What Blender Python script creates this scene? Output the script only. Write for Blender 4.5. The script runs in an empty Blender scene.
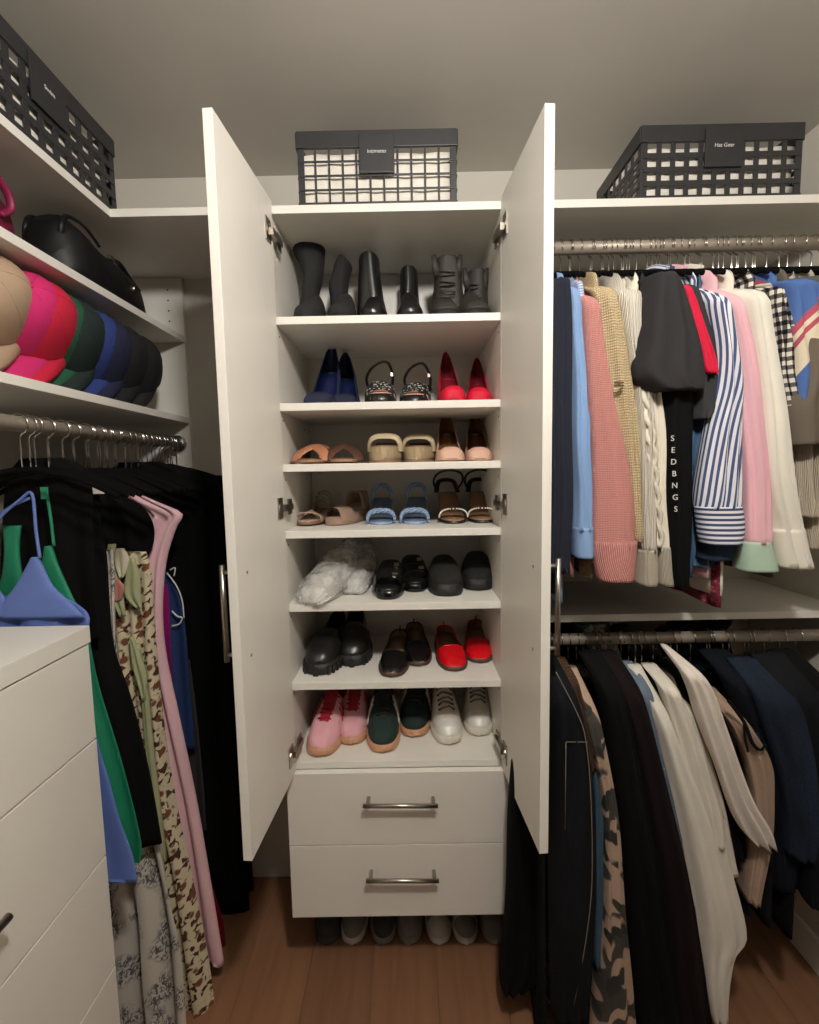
import bpy, bmesh, math, random
import numpy as np
from mathutils import Vector, Matrix
random.seed(7)
S = bpy.context.scene
COL = S.collection
PI = math.pi
# ------------------------------------------------------------------ camera, light, exposure
EYE = 1.45
F = 450.0
PITCH, ROLL, YAW = map(math.radians, (5.07, -1.07, -0.19))
fw = Vector((math.sin(YAW)*math.cos(PITCH), math.cos(YAW)*math.cos(PITCH), -math.sin(PITCH)))
r0 = Vector((math.cos(YAW), -math.sin(YAW), 0)); u0 = r0.cross(fw)
RV = r0*math.cos(ROLL) + u0*math.sin(ROLL); UV_ = -r0*math.sin(ROLL) + u0*math.cos(ROLL)
cd = bpy.data.cameras.new('camera'); cam = bpy.data.objects.new('camera', cd); COL.objects.link(cam)
cd.sensor_fit = 'HORIZONTAL'; cd.sensor_width = 36; cd.lens = F/819*36; cd.clip_start = 0.02
cam.matrix_world = Matrix(((RV.x, UV_.x, -fw.x, 0), (RV.y, UV_.y, -fw.y, 0), (RV.z, UV_.z, -fw.z, EYE), (0, 0, 0, 1)))
S.camera = cam
w = bpy.data.worlds.new('world'); S.world = w; w.use_nodes = True
w.node_tree.nodes['Background'].inputs[0].default_value = (1, .9, .8, 1)
w.node_tree.nodes['Background'].inputs[1].default_value = 0.0
LAMP = (0.15, 0.05)
ZC, ZF = EYE+0.938, 0.0
ld = bpy.data.lights.new('ceiling_lamp_light', 'POINT'); ld.shadow_soft_size = 0.06; ld.energy = 53; ld.color = (1, .955, .9)
lo = bpy.data.objects.new('ceiling_lamp_light', ld); COL.objects.link(lo); lo.location = (LAMP[0], LAMP[1], ZC-0.15)
S.view_settings.view_transform = 'Standard'; S.view_settings.look = 'None'; S.view_settings.gamma = 1
S.view_settings.use_curve_mapping = False; S.view_settings.exposure = 0.0

def ray(px, py):
    return fw + RV*((px-409.5)/F) + UV_*((512-py)/F)
def at(px, py, Y):                     # point on the plane y = Y seen at that pixel
    d = ray(px, py); k = Y/d.y
    return Vector((d.x*k, Y, EYE+d.z*k))
def onz(px, py, z):                    # point on the level z
    d = ray(px, py); k = (z-EYE)/d.z
    return Vector((d.x*k, d.y*k, z))

# ------------------------------------------------------------------ materials
def lin(c):
    return tuple(((v/255)/12.92 if v/255 <= .04045 else ((v/255+.055)/1.055)**2.4) for v in c)+(1,)
MATS = {}
class N:
    def __init__(s, name):
        s.m = bpy.data.materials.new(name); s.m.use_nodes = True
        s.t = s.m.node_tree; s.b = s.t.nodes['Principled BSDF']
    def n(s, typ, **kw):
        o = s.t.nodes.new(typ)
        for k, v in kw.items():
            if k.startswith('_'): setattr(o, k[1:], v)
            else: o.inputs[k.replace('__', ' ')].default_value = v
        return o
    def l(s, a, b): s.t.links.new(a, b)
    def ramp(s, fac, stops, interp='LINEAR'):
        r = s.t.nodes.new('ShaderNodeValToRGB'); r.color_ramp.interpolation = interp
        e = r.color_ramp.elements
        while len(e) < len(stops): e.new(.5)
        for q, (p, c) in zip(e, stops): q.position = p; q.color = c
        s.l(fac, r.inputs[0]); return r.outputs[0]
    def mix(s, fac, a, b, mode='MIX'):
        m = s.t.nodes.new('ShaderNodeMix'); m.data_type = 'RGBA'; m.blend_type = mode
        for sock, val in ((m.inputs[0], fac), (m.inputs[6], a), (m.inputs[7], b)):
            if hasattr(val, 'links'): s.l(val, sock)
            else: sock.default_value = val
        return m.outputs[2]
    def bump(s, h, strength=.3, dist=.002):
        b = s.n('ShaderNodeBump', Strength=strength, Distance=dist); s.l(h, b.inputs['Height']); s.l(b.outputs[0], s.b.inputs['Normal'])

def mat(key, col, rough=.5, metal=0, kind='plain', c2=None, c3=None, sc=1.0, spec=.5, trans=0, emit=0, sheen=0):
    """kind: plain, panel, fabric, knit, rib, stripe_u, stripe_v, gingham, floral, leopard, sprig, camo, denim, wood, plastic"""
    if key in MATS: return MATS[key]
    n = N(key); b = n.b; C = lin(col); C2 = lin(c2) if c2 else C; C3 = lin(c3) if c3 else C2
    b.inputs['Base Color'].default_value = C; b.inputs['Roughness'].default_value = rough; b.inputs['Metallic'].default_value = metal
    b.inputs['Specular IOR Level'].default_value = spec
    if sheen: b.inputs['Sheen Weight'].default_value = sheen; b.inputs['Sheen Roughness'].default_value = .4
    tc = n.n('ShaderNodeTexCoord'); uv = tc.outputs['UV']; ob = tc.outputs['Object']
    base = None
    if kind in ('plain', 'panel'):
        no = n.n('ShaderNodeTexNoise', Scale=6.0 if kind == 'panel' else 40.0, Detail=4.0); n.l(ob, no.inputs['Vector'])
        base = n.mix(n.ramp(no.outputs[0], [(.3, (0, 0, 0, 1)), (.7, (1, 1, 1, 1))]), C, tuple(v*(.955 if kind == 'panel' else .86) for v in C[:3])+(1,))
        n2 = n.n('ShaderNodeTexNoise', Scale=400.0 if kind == 'panel' else 260.0, Detail=2.0); n.l(ob, n2.inputs['Vector']); n.bump(n2.outputs[0], .05 if kind == 'panel' else .15, .001)
    else:
        weave = n.n('ShaderNodeTexNoise', Scale=900.0*sc, Detail=2.0); n.l(uv, weave.inputs['Vector'])
        crease = n.n('ShaderNodeTexNoise', Scale=14.0, Detail=4.0); 
        mp = n.n('ShaderNodeMapping'); mp.inputs['Scale'].default_value = (1, .35, 1); n.l(uv, mp.inputs[0]); n.l(mp.outputs[0], crease.inputs['Vector'])
        hmix = n.n('ShaderNodeMath', _operation='MULTIPLY_ADD'); n.l(crease.outputs[0], hmix.inputs[0]); hmix.inputs[1].default_value = 3.0; n.l(weave.outputs[0], hmix.inputs[2])
        height = hmix.outputs[0]; st, di = .35, .003
        sep = n.n('ShaderNodeSeparateXYZ'); n.l(uv, sep.inputs[0])
        def wave(axis, scale, dist=0.0):
            wv = n.n('ShaderNodeTexWave', Scale=scale, Distortion=dist, Detail=2.0, _bands_direction=axis); wv.inputs['Detail Scale'].default_value = 1.5
            n.l(uv, wv.inputs['Vector']); return wv.outputs['Fac']
        def bw(fac, t, soft=.04): return n.ramp(fac, [(max(0, t-soft), (0, 0, 0, 1)), (min(1, t+soft), (1, 1, 1, 1))])
        if kind == 'fabric':
            base = n.mix(bw(crease.outputs[0], .5, .3), C, tuple(v*.82 for v in C[:3])+(1,))
        elif kind == 'denim':
            nz = n.n('ShaderNodeTexNoise', Scale=300.0, Detail=3.0); n.l(uv, nz.inputs['Vector'])
            base = n.mix(bw(nz.outputs[0], .55, .15), C, C2); base = n.mix(bw(crease.outputs[0], .55, .2), base, C3)
        elif kind in ('knit', 'rib'):
            wx = wave('X', 45.0*sc, 1.0); wy = wave('Y', 38.0*sc, 2.0)
            if kind == 'knit':
                mm = n.n('ShaderNodeMath', _operation='MULTIPLY'); n.l(wx, mm.inputs[0]); n.l(wy, mm.inputs[1]); hh = mm.outputs[0]
            else: hh = wx
            base = n.mix(bw(hh, .4, .4), C2, C); height = hh; st, di = .8, .004
        elif kind == 'stripe_u': base = n.mix(bw(wave('X', 20.0*sc), .55), C, C2)
        elif kind == 'stripe_v': base = n.mix(bw(wave('Y', 20.0*sc), .5), C, C2)
        elif kind == 'gingham':
            a = bw(wave('X', 16*sc), .5); c = bw(wave('Y', 16*sc), .5)
            base = n.mix(a, n.mix(c, C, C2), n.mix(c, C2, C3))
        elif kind == 'floral':
            v1 = n.n('ShaderNodeTexVoronoi', Scale=42.0*sc); n.l(uv, v1.inputs['Vector'])
            nz = n.n('ShaderNodeTexNoise', Scale=60.0*sc, Detail=3.0); n.l(uv, nz.inputs['Vector'])
            base = n.mix(bw(v1.outputs['Distance'], .3, .05), C2, C); base = n.mix(bw(nz.outputs[0], .6, .03), base, C3)
        elif kind == 'leopard':
            nz = n.n('ShaderNodeTexNoise', Scale=55.0*sc, Detail=1.5, Distortion=.6); n.l(uv, nz.inputs['Vector'])
            v1 = n.n('ShaderNodeTexVoronoi', Scale=30.0*sc); n.l(uv, v1.inputs['Vector'])
            base = n.mix(bw(nz.outputs[0], .56, .03), C, C2); base = n.mix(bw(v1.outputs['Distance'], .3, .05), C3, base)
        elif kind == 'sprig':
            mp2 = n.n('ShaderNodeMapping'); mp2.inputs['Scale'].default_value = (1, .6, 1); n.l(uv, mp2.inputs[0])
            nz = n.n('ShaderNodeTexNoise', Scale=14.0*sc, Detail=.5); n.l(uv, nz.inputs['Vector'])
            nb = n.n('ShaderNodeTexNoise', Scale=110.0*sc, Detail=3.0, Distortion=1.5); n.l(mp2.outputs[0], nb.inputs['Vector'])
            mm = n.n('ShaderNodeMath', _operation='MULTIPLY'); n.l(bw(nz.outputs[0], .53, .06), mm.inputs[0]); n.l(bw(nb.outputs[0], .5, .05), mm.inputs[1])
            base = n.mix(mm.outputs[0], C, C2)
        elif kind == 'camo':
            v1 = n.n('ShaderNodeTexNoise', Scale=13.0*sc, Detail=.6, Distortion=.7); n.l(uv, v1.inputs['Vector'])
            v2 = n.n('ShaderNodeTexNoise', Scale=17.0*sc, Detail=.6, Distortion=.5); mp2 = n.n('ShaderNodeMapping'); mp2.inputs['Location'].default_value = (3, 5, 0); n.l(uv, mp2.inputs[0]); n.l(mp2.outputs[0], v2.inputs['Vector'])
            base = n.mix(bw(v1.outputs[0], .5, .015), C, C2); base = n.mix(bw(v2.outputs[0], .58, .015), base, C3)
        elif kind == 'bands':       # cream and red bands across a blue sweater
            vv = n.n('ShaderNodeMath', _operation='FRACT'); mu = n.n('ShaderNodeMath', _operation='MULTIPLY'); ad = n.n('ShaderNodeMath', _operation='MULTIPLY_ADD'); n.l(sep.outputs[0], ad.inputs[0]); ad.inputs[1].default_value = -1.0; n.l(sep.outputs[1], ad.inputs[2]); n.l(ad.outputs[0], mu.inputs[0]); mu.inputs[1].default_value = 4.2*sc; n.l(mu.outputs[0], vv.inputs[0])
            base = n.ramp(vv.outputs[0], [(0, C), (.45, C2), (.68, C3), (.74, C2), (.8, C3), (.88, C)], 'CONSTANT')
        elif kind == 'velvet':
            base = n.mix(bw(crease.outputs[0], .5, .25), C, C2)
        n.bump(height, st, di)
    if kind == 'wood':
        mp = n.n('ShaderNodeMapping'); mp.inputs['Scale'].default_value = (14, 1.1, 4); n.l(ob, mp.inputs[0])
        oi = n.n('ShaderNodeObjectInfo')
        nz = n.n('ShaderNodeTexNoise', Scale=3.0, Detail=6.0, Distortion=.4); n.l(mp.outputs[0], nz.inputs['Vector'])
        g = n.mix(n.ramp(nz.outputs[0], [(.3, (0, 0, 0, 1)), (.7, (1, 1, 1, 1))]), C, C2)
        hs = n.n('ShaderNodeHueSaturation'); mr = n.n('ShaderNodeMapRange'); n.l(oi.outputs['Random'], mr.inputs[0]); mr.inputs[3].default_value = .86; mr.inputs[4].default_value = 1.1
        n.l(mr.outputs[0], hs.inputs['Value']); n.l(g, hs.inputs['Color']); base = hs.outputs[0]
        n.bump(nz.outputs[0], .08, .001)
    if base is not None: n.l(base, b.inputs['Base Color'])
    if trans:
        b.inputs['Alpha'].default_value = 1-trans
    if emit:
        b.inputs['Emission Color'].default_value = C; b.inputs['Emission Strength'].default_value = emit
    MATS[key] = n.m
    return n.m

WHITE = mat('white_melamine', (226, 222, 213), .45, kind='panel')
WALLM = mat('wall_paint', (208, 203, 192), .85, kind='panel')
CEILM = mat('ceiling_paint', (205, 201, 193), .9, kind='panel')
FLOORM = mat('brown_wood', (138, 98, 70), .55, kind='wood', c2=(124, 86, 60))
RODM = mat('rod_satin_nickel', (168, 156, 142), .5, .35)
STEEL = mat('brushed_steel', (178, 172, 163), .32, 1)
CHROME = mat('chrome_wire', (215, 213, 208), .15, 1)
DARKHOLE = mat('dark_hole', (40, 38, 36), .8)
BLACKPL = mat('black_plastic', (44, 44, 46), .45)
VELVET = mat('black_velvet', (10, 10, 11), .95, spec=.1)
LINER = mat('white_liner', (228, 222, 210), .9)
LETTER = mat('white_print', (205, 203, 200), .6)

# ------------------------------------------------------------------ mesh helpers
class MB:
    def __init__(s): s.v = []; s.f = []; s.uv = []
    def quadgrid(s, rows, uvs=None, cap0=False, cap1=False, skip=None):
        """rows: list of lists of points, same length"""
        o = len(s.v); m = len(rows[0])
        for i, r in enumerate(rows):
            for j, p in enumerate(r):
                s.v.append(tuple(p)); s.uv.append(uvs[i][j] if uvs else (p[0]+p[1], p[2]))
        for i in range(len(rows)-1):
            for j in range(m-1):
                if skip and skip(i, j): continue
                s.f.append((o+i*m+j, o+i*m+j+1, o+(i+1)*m+j+1, o+(i+1)*m+j))
        for flag, i in ((cap0, 0), (cap1, len(rows)-1)):
            if flag:
                r = rows[i]; c = tuple(sum(p[k] for p in r[:-1])/(m-1) for k in range(3))
                ci = len(s.v); s.v.append(c); s.uv.append((0, 0))
                for j in range(m-1): s.f.append((ci, o+i*m+j, o+i*m+j+1) if i == 0 else (ci, o+i*m+j+1, o+i*m+j))
        return s
    def box(s, x0, x1, y0, y1, z0, z1):
        o = len(s.v)
        for z in (z0, z1):
            for x, y in ((x0, y0), (x1, y0), (x1, y1), (x0, y1)): s.v.append((x, y, z)); s.uv.append((x+y, z))
        s.f += [tuple(o+k for k in q) for q in ((3, 2, 1, 0), (4, 5, 6, 7), (0, 1, 5, 4), (1, 2, 6, 5), (2, 3, 7, 6), (3, 0, 4, 7))]
        return s
    def prism(s, poly, z0, z1):
        o = len(s.v); n = len(poly)
        for z in (z0, z1):
            for x, y in poly: s.v.append((x, y, z)); s.uv.append((x, y))
        s.f.append(tuple(o+k for k in range(n))[::-1]); s.f.append(tuple(o+n+k for k in range(n)))
        for k in range(n): s.f.append((o+k, o+(k+1) % n, o+n+(k+1) % n, o+n+k))
        return s
    def tube(s, pts, r, n=8, ry=None, up=None, closed=False):
        pts = [Vector(p) for p in pts]; m = len(pts)
        rr = r if isinstance(r, (list, tuple)) else [r]*m
        rows, uvs, L = [], [], 0; prev = None
        for i, p in enumerate(pts):
            t = (pts[min(i+1, m-1)]-pts[max(i-1, 0)]).normalized()
            if prev is None:
                a = Vector(up) if up else (Vector((0, 0, 1)) if abs(t.z) < .9 else Vector((1, 0, 0)))
            else: a = prev
            a = (a-t*a.dot(t))
            if a.length < 1e-6: a = Vector((1, 0, 0))
            a.normalize(); prev = a; c = t.cross(a)
            if i: L += (p-pts[i-1]).length
            k = (ry[i] if isinstance(ry, (list, tuple)) else ry) if ry is not None else rr[i]
            rows.append([p+a*(math.cos(q)*rr[i])+c*(math.sin(q)*k) for q in [2*PI*j/n for j in range(n+1)]])
            uvs.append([(j/n*PI*2*rr[i], L) for j in range(n+1)])
        return s.quadgrid(rows, uvs, True, True)
    def ball(s, c, r, rz=None, ry=None, n=10, m=6):
        rz = rz or r; ry = ry or r
        rows = [[(c[0]+r*math.cos(2*PI*j/n)*math.cos(-PI/2+PI*i/m), c[1]+ry*math.sin(2*PI*j/n)*math.cos(-PI/2+PI*i/m), c[2]+rz*math.sin(-PI/2+PI*i/m)) for j in range(n+1)] for i in range(m+1)]
        return s.quadgrid(rows)
    def mesh(s, name, m, smooth=True, bevel=0):
        me = bpy.data.meshes.new(name)
        me.from_pydata([tuple(v) for v in s.v], [], s.f)
        ul = me.uv_layers.new(name='UVMap')
        li = np.empty(len(me.loops), dtype=np.int32); me.loops.foreach_get('vertex_index', li)
        ul.data.foreach_set('uv', np.array(s.uv, dtype=np.float32)[li].ravel())
        bm = bmesh.new(); bm.from_mesh(me)
        if bevel: bmesh.ops.bevel(bm, geom=list(bm.edges), offset=bevel, segments=2, affect='EDGES', profile=.6)
        bmesh.ops.recalc_face_normals(bm, faces=bm.faces); bm.to_mesh(me); bm.free()
        if smooth and not bevel: me.polygons.foreach_set('use_smooth', [True]*len(me.polygons))
        me.materials.append(m); return me
    def obj(s, name, m, parent=None, smooth=True, bevel=0):
        o = bpy.data.objects.new(name, s.mesh(name, m, smooth, bevel)); COL.objects.link(o)
        if parent is not None: o.parent = parent
        return o
    def rel(s, o):
        s.v = [(x-o[0], y-o[1], z-o[2]) for x, y, z in s.v]; return s

def cat_(pts, k=5):
    P = [Vector(p) for p in pts]; o = []
    for i in range(len(P)-1):
        a, b, c, d = P[max(0, i-1)], P[i], P[i+1], P[min(len(P)-1, i+2)]
        for j in range(k):
            f = j/k; o.append(.5*((2*b)+(c-a)*f+(2*a-5*b+4*c-d)*f*f+(3*b-a-3*c+d)*f**3))
    return o+[P[-1]]
def tag(o, label, cat, group=None, kind=None):
    o['label'] = label; o['category'] = cat
    if group: o['group'] = group
    if kind: o['kind'] = kind
    return o
def struct(o): o['kind'] = 'structure'; return o
def thing(name, label, cat, loc, rz=0, group=None):
    o = bpy.data.objects.new(name, None); COL.objects.link(o); o.location = loc; o.rotation_euler = (0, 0, rz); o.empty_display_size = .05
    return tag(o, label, cat, group)
def inst(name, me, parent, loc=(0, 0, 0), rot=(0, 0, 0)):
    o = bpy.data.objects.new(name, me); COL.objects.link(o); o.parent = parent; o.location = loc; o.rotation_euler = rot; return o
def panel(name, parent, x0, x1, y0, y1, z0, z1, m=WHITE, bevel=.0012):
    return MB().box(x0, x1, y0, y1, z0, z1).obj(name, m, parent, bevel=bevel)
def text(name, body, size, m, parent, loc, rot, ext=.0004):
    cu = bpy.data.curves.new(name, 'FONT'); cu.body = body; cu.size = size; cu.extrude = ext; cu.align_x = 'CENTER'; cu.align_y = 'CENTER'
    t = bpy.data.objects.new(name, cu); COL.objects.link(t)
    me = bpy.data.meshes.new_from_object(t.evaluated_get(bpy.context.evaluated_depsgraph_get()))
    bpy.data.objects.remove(t); me.materials.clear(); me.materials.append(m)
    return inst(name, me, parent, loc, rot)

# ------------------------------------------------------------------ the room
Y1, YB = 1.15, 1.505             # shelf fronts, back wall
XL, XR, YN = -1.07, 1.147, -1.1  # left, right wall, wall behind
XS = -0.716                      # front of the left shelves
def zpx(y, x=400, Y=Y1): return at(x, y, Y).z
fl = struct(panel('floor', None, XL-.1, XR+.1, YN-.1, YB+.1, -.12, -.006, mat('subfloor', (70, 50, 38), .8)))
pl = MB().box(-.0931, .0931, YN, YB, -.006, 0).mesh('plank', FLOORM, False, .0006)
x = XL+.03
while x < XR-.0:
    inst('plank', pl, fl, (x+.0625, 0, 0)); x += .187
struct(panel('ceiling', None, XL-.1, XR+.1, YN-.1, YB+.1, ZC, ZC+.1, CEILM))
struct(panel('wall_back', None, XL-.1, XR+.1, YB, YB+.1, 0, ZC, WALLM))
struct(panel('wall_left', None, XL-.1, XL, YN, YB, 0, ZC, WALLM))
struct(panel('wall_right', None, XR, XR+.1, YN, YB, 0, ZC, WALLM))
struct(panel('baseboard_right', None, XR-.014, XR, YN, YB, 0, .1, WHITE, .004))
t = thing('ceiling_light', 'round white flush ceiling light above the aisle', 'ceiling light', (LAMP[0], LAMP[1], ZC))
rows = [[(r*math.cos(2*PI*j/32), r*math.sin(2*PI*j/32), z) for j in range(33)] for r, z in ((.0, 0), (.15, 0), (.15, -.03), (.14, -.032), (.0, -.032))]
MB().quadgrid(rows).obj('lamp_base', WHITE, t, False)
rows = [[(r*math.cos(2*PI*j/32), r*math.sin(2*PI*j/32), z) for j in range(33)] for r, z in ((.1, -.034), (.105, -.05), (.09, -.072), (.05, -.085), (0.001, -.088))]
MB().quadgrid(rows).obj('diffuser', mat('lamp_diffuser', (255, 236, 205), .5, emit=3.0), t)

# ------------------------------------------------------------------ shelving
TH = .019
ZT = zpx(202.8)                    # top of the top shelf
def shelf(name, label, poly, ztop, grp=None, th=TH):
    o = MB().prism(poly, ztop-th, ztop).obj(name, WHITE, bevel=.001)
    return tag(o, label, 'shelf', grp)
CXL, CXR = -0.345, 0.249         # shoe cabinet carcass
shelf('corner_shelf', 'white L-shaped top shelf over the caps and bags, turning along the back wall', [(XL, -.3), (XS, -.3), (XS, Y1), (CXL-.001, Y1), (CXL-.001, YB), (XL, YB)], ZT)
shelf('wall_shelf', 'long white top shelf above the shirts, carrying one black basket', [(CXR+.001, Y1), (XR, Y1), (XR, YB), (CXR+.001, YB)], ZT)
Z2 = EYE+.4464; Z3 = EYE+.1896
YP = YB-.019
shelf('wall_shelf', 'white shelf carrying the pink and the black handbag', [(XL, -.3), (XS, -.3), (XS, YP-.001), (XL, YP-.001)], Z2)
shelf('wall_shelf', 'white shelf carrying the row of baseball caps', [(XL, -.3), (XS, -.3), (XS, YP-.001), (XL, YP-.001)], Z3)
ep = thing('end_panel', 'white end panel with shelf-pin holes against the back wall beside the caps', 'panel', (0, 0, 0))
panel('board', ep, XL+.001, XS, YP, YB-.001, 0.001, ZT-TH-.001)
hm = MB().tube([(0, -.0006, 0), (0, .001, 0)], .0028, 8).mesh('pin_hole', DARKHOLE)
for k in range(6):
    for xx in (XS-.045, XL+.05):
        inst('pin_hole', hm, ep, (xx, YP, zpx(300, 160, YP)-.032*k+.03))
ZM = at(690, 613, Y1).z
shelf('wall_shelf', 'white middle shelf between the shirts and the lower hanging trousers', [(CXR+.001, Y1), (XR, Y1), (XR, YB), (CXR+.001, YB)], ZM)

# rods
RY = 1.19; RX = -.755
def rod(label, a, b, ends):
    a, b = Vector(a), Vector(b)
    t = thing('closet_rod', label, 'rod', tuple((a+b)/2)); q = (b-a)/2
    MB().tube([-q, q], .0155, 16).obj('rail', RODM, t)
    d = q.normalized()
    for s in ends:
        MB().tube([q*s-d*s*.012, q*s], .026, 16).obj('flange', STEEL, t)
ZRU = at(690, 246, RY).z; ZRL = at(690, 637, RY).z; ZRLeft = at(100, 434, .755*450/306).z
rod('steel closet rod carrying the shirts and sweaters under the top shelf', (CXR+.02, RY, ZRU), (XR-.001, RY, ZRU), (1,))
rod('steel closet rod carrying the dark trousers and jackets under the middle shelf', (CXR+.02, RY, ZRL), (XR-.001, RY, ZRL), (1,))
rod('steel closet rod carrying the dresses under the cap shelf', (RX, -.25, ZRLeft), (RX, YP-.001, ZRLeft), (1,))

# ------------------------------------------------------------------ shoe cabinet
cab = thing('shoe_cabinet', 'tall white shoe cabinet with both doors open and two drawers below', 'cabinet', (0, Y1, 0))
ZD1, ZDB = zpx(769), zpx(909)
def cp(name, x0, x1, y0, y1, z0, z1, **k): return panel(name, cab, x0, x1, y0-Y1, y1-Y1, z0, z1, **k)
IL, IR = CXL+.018, CXR-.018
cp('side_panel', CXL, IL, Y1, YB-.001, ZDB, ZT); cp('side_panel', IR, CXR, Y1, YB-.001, ZDB, ZT)
cp('back_panel', IL, IR, YB-.008, YB-.001, ZDB, ZT-TH)
cp('bottom_panel', IL, IR, Y1+.02, YB-.008, ZDB, ZDB+.018)
SH = [ZT]
cp('shelf', IL, IR, Y1, YB-.008, ZT-TH, ZT)
for py in (314, 401, 462.3, 529.5, 603.3, 682, 761.5):
    z = zpx(py); SH.append(z)
    cp('shelf', IL+.0005, IR-.0005, Y1+.002, YB-.008, z-TH, z)
holes = MB().tube([(-.0006, 0, 0), (.0008, 0, 0)], .0026, 8).mesh('pin_hole', DARKHOLE)
for z in SH[1:]:
    for s, xx in ((1, IL), (-1, IR)):
        for yy in (.03, .27): inst('pin_hole', holes, cab, (xx, yy, z-.04))
# drawers
DG = zpx(838.5)
for z0, z1, py, pxl, pxr in ((DG+.0015, ZD1+.004, 806, 363, 438), (ZDB, DG-.0015, 881, 366, 439)):
    d = cp('drawer', CXL, CXR, Y1-.02, Y1-.001, z0, z1)
    a, b = at(pxl, py, Y1-.05), at(pxr, py, Y1-.05)
    h = MB().tube([(a.x, a.y-Y1, a.z), (b.x, b.y-Y1, b.z)], .0055, 10)
    for q in (a+(b-a)*.06, a+(b-a)*.94): h.tube([(q.x, -.05, q.z), (q.x, -.019, q.z)], .005, 8)
    h.obj('handle', STEEL, d)
    MB().box(CXL+.03, CXR-.03, 0, .28, z0+.02, z1-.03).obj('drawer_box', WHITE, d, False)
# doors, hinged at the sides
DZ0, DZ1 = EYE-.797, EYE+.656
hinge_plate = MB().box(-.004, .004, -.012, .012, -.024, .024).mesh('hinge', STEEL, False, .002)
for sd, ox, oy, hx in ((-1, -.361, .8653, -.341), (1, .273, .8719, .250)):
    dv = Vector((hx-ox, Y1-.004-oy, 0)); Ld = dv.length; ang = math.atan2(dv.y, dv.x)-PI/2
    d = bpy.data.objects.new('door', MB().box(0 if sd < 0 else -TH, TH if sd < 0 else 0, 0, Ld, DZ0, DZ1).mesh('door', WHITE, False, .0012)); COL.objects.link(d)
    d.parent = cab; d.location = (ox, oy-Y1, 0); d.rotation_euler = (0, 0, ang)
    hz = (zpx(236), zpx(505), zpx(745))
    inx = TH if sd < 0 else -TH
    for z in hz:
        hm2 = MB().box(inx-.002, inx+.003*(-sd)*1.0+(.006 if sd < 0 else -.006), Ld-.062, Ld-.018, z-.028, z+.028) if False else MB()
        e = inx; g = -sd
        hm2.box(min(e, e+g*.003), max(e, e+g*.003), Ld-.05, Ld-.02, z-.026, z+.026)
        hm2.tube([(e, Ld-.036, z), (e+g*.006, Ld-.036, z)], .014, 12)
        hm2.box(min(e+g*.003, e+g*.012), max(e+g*.003, e+g*.012), Ld-.03, Ld+.035, z-.008, z+.008)
        hm2.box(min(e+g*.002, e+g*.006), max(e+g*.002, e+g*.006), Ld+.015, Ld+.04, z-.02, z+.02)
        hm2.obj('hinge', STEEL, d, False)
    zz0, zz1 = zpx(664, 240, .9), zpx(566, 240, .9)
    hb = MB().tube([(sd*.034, .045, zz0), (sd*.034, .045, zz1)], .0058, 10)
    for z in (zz0+.015, zz1-.015): hb.tube([(sd*.034, .045, z), (0, .045, z)], .005, 8)
    hb.obj('handle', STEEL, d)
    for z in (zz0+.015, zz1-.015): MB().tube([(inx, .045, z), (inx-sd*.0012, .045, z)], .0035, 8).obj('screw', STEEL, d)

# ------------------------------------------------------------------ dresser
DX, DY, KD = -.64, .866, .64/13.035
hz = [EYE-v*KD for v in (5.903, 6.597, 10.64, 15.785, 20.906, 26.03)]
dr = thing('dresser', 'white four-drawer dresser standing in front of the hanging dresses', 'dresser', (DX, DY, 0))
panel('top', dr, XL+.005-DX, 0, -.98, 0, hz[1], hz[0])
panel('body', dr, XL+.01-DX, -.021, -.975, -.004, .0, hz[1]-.0005)
for k in range(4):
    z1 = hz[1+k]-(.0035 if k == 0 else .0018); z0 = hz[2+k]+.0018
    d = panel('drawer', dr, -.0205, -.002, -.974, -.004, z0, z1)
    zc = (z0+z1)/2; q = at(13, 914, 0.9)
    y1 = -.252
    h = MB().tube([(.03, y1-.42, zc), (.03, y1, zc)], .0065, 10)
    for yy in (y1-.37, y1-.04): h.tube([(.03, yy, zc), (-.003, yy, zc)], .006, 8)
    h.obj('handle', STEEL, d)

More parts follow.
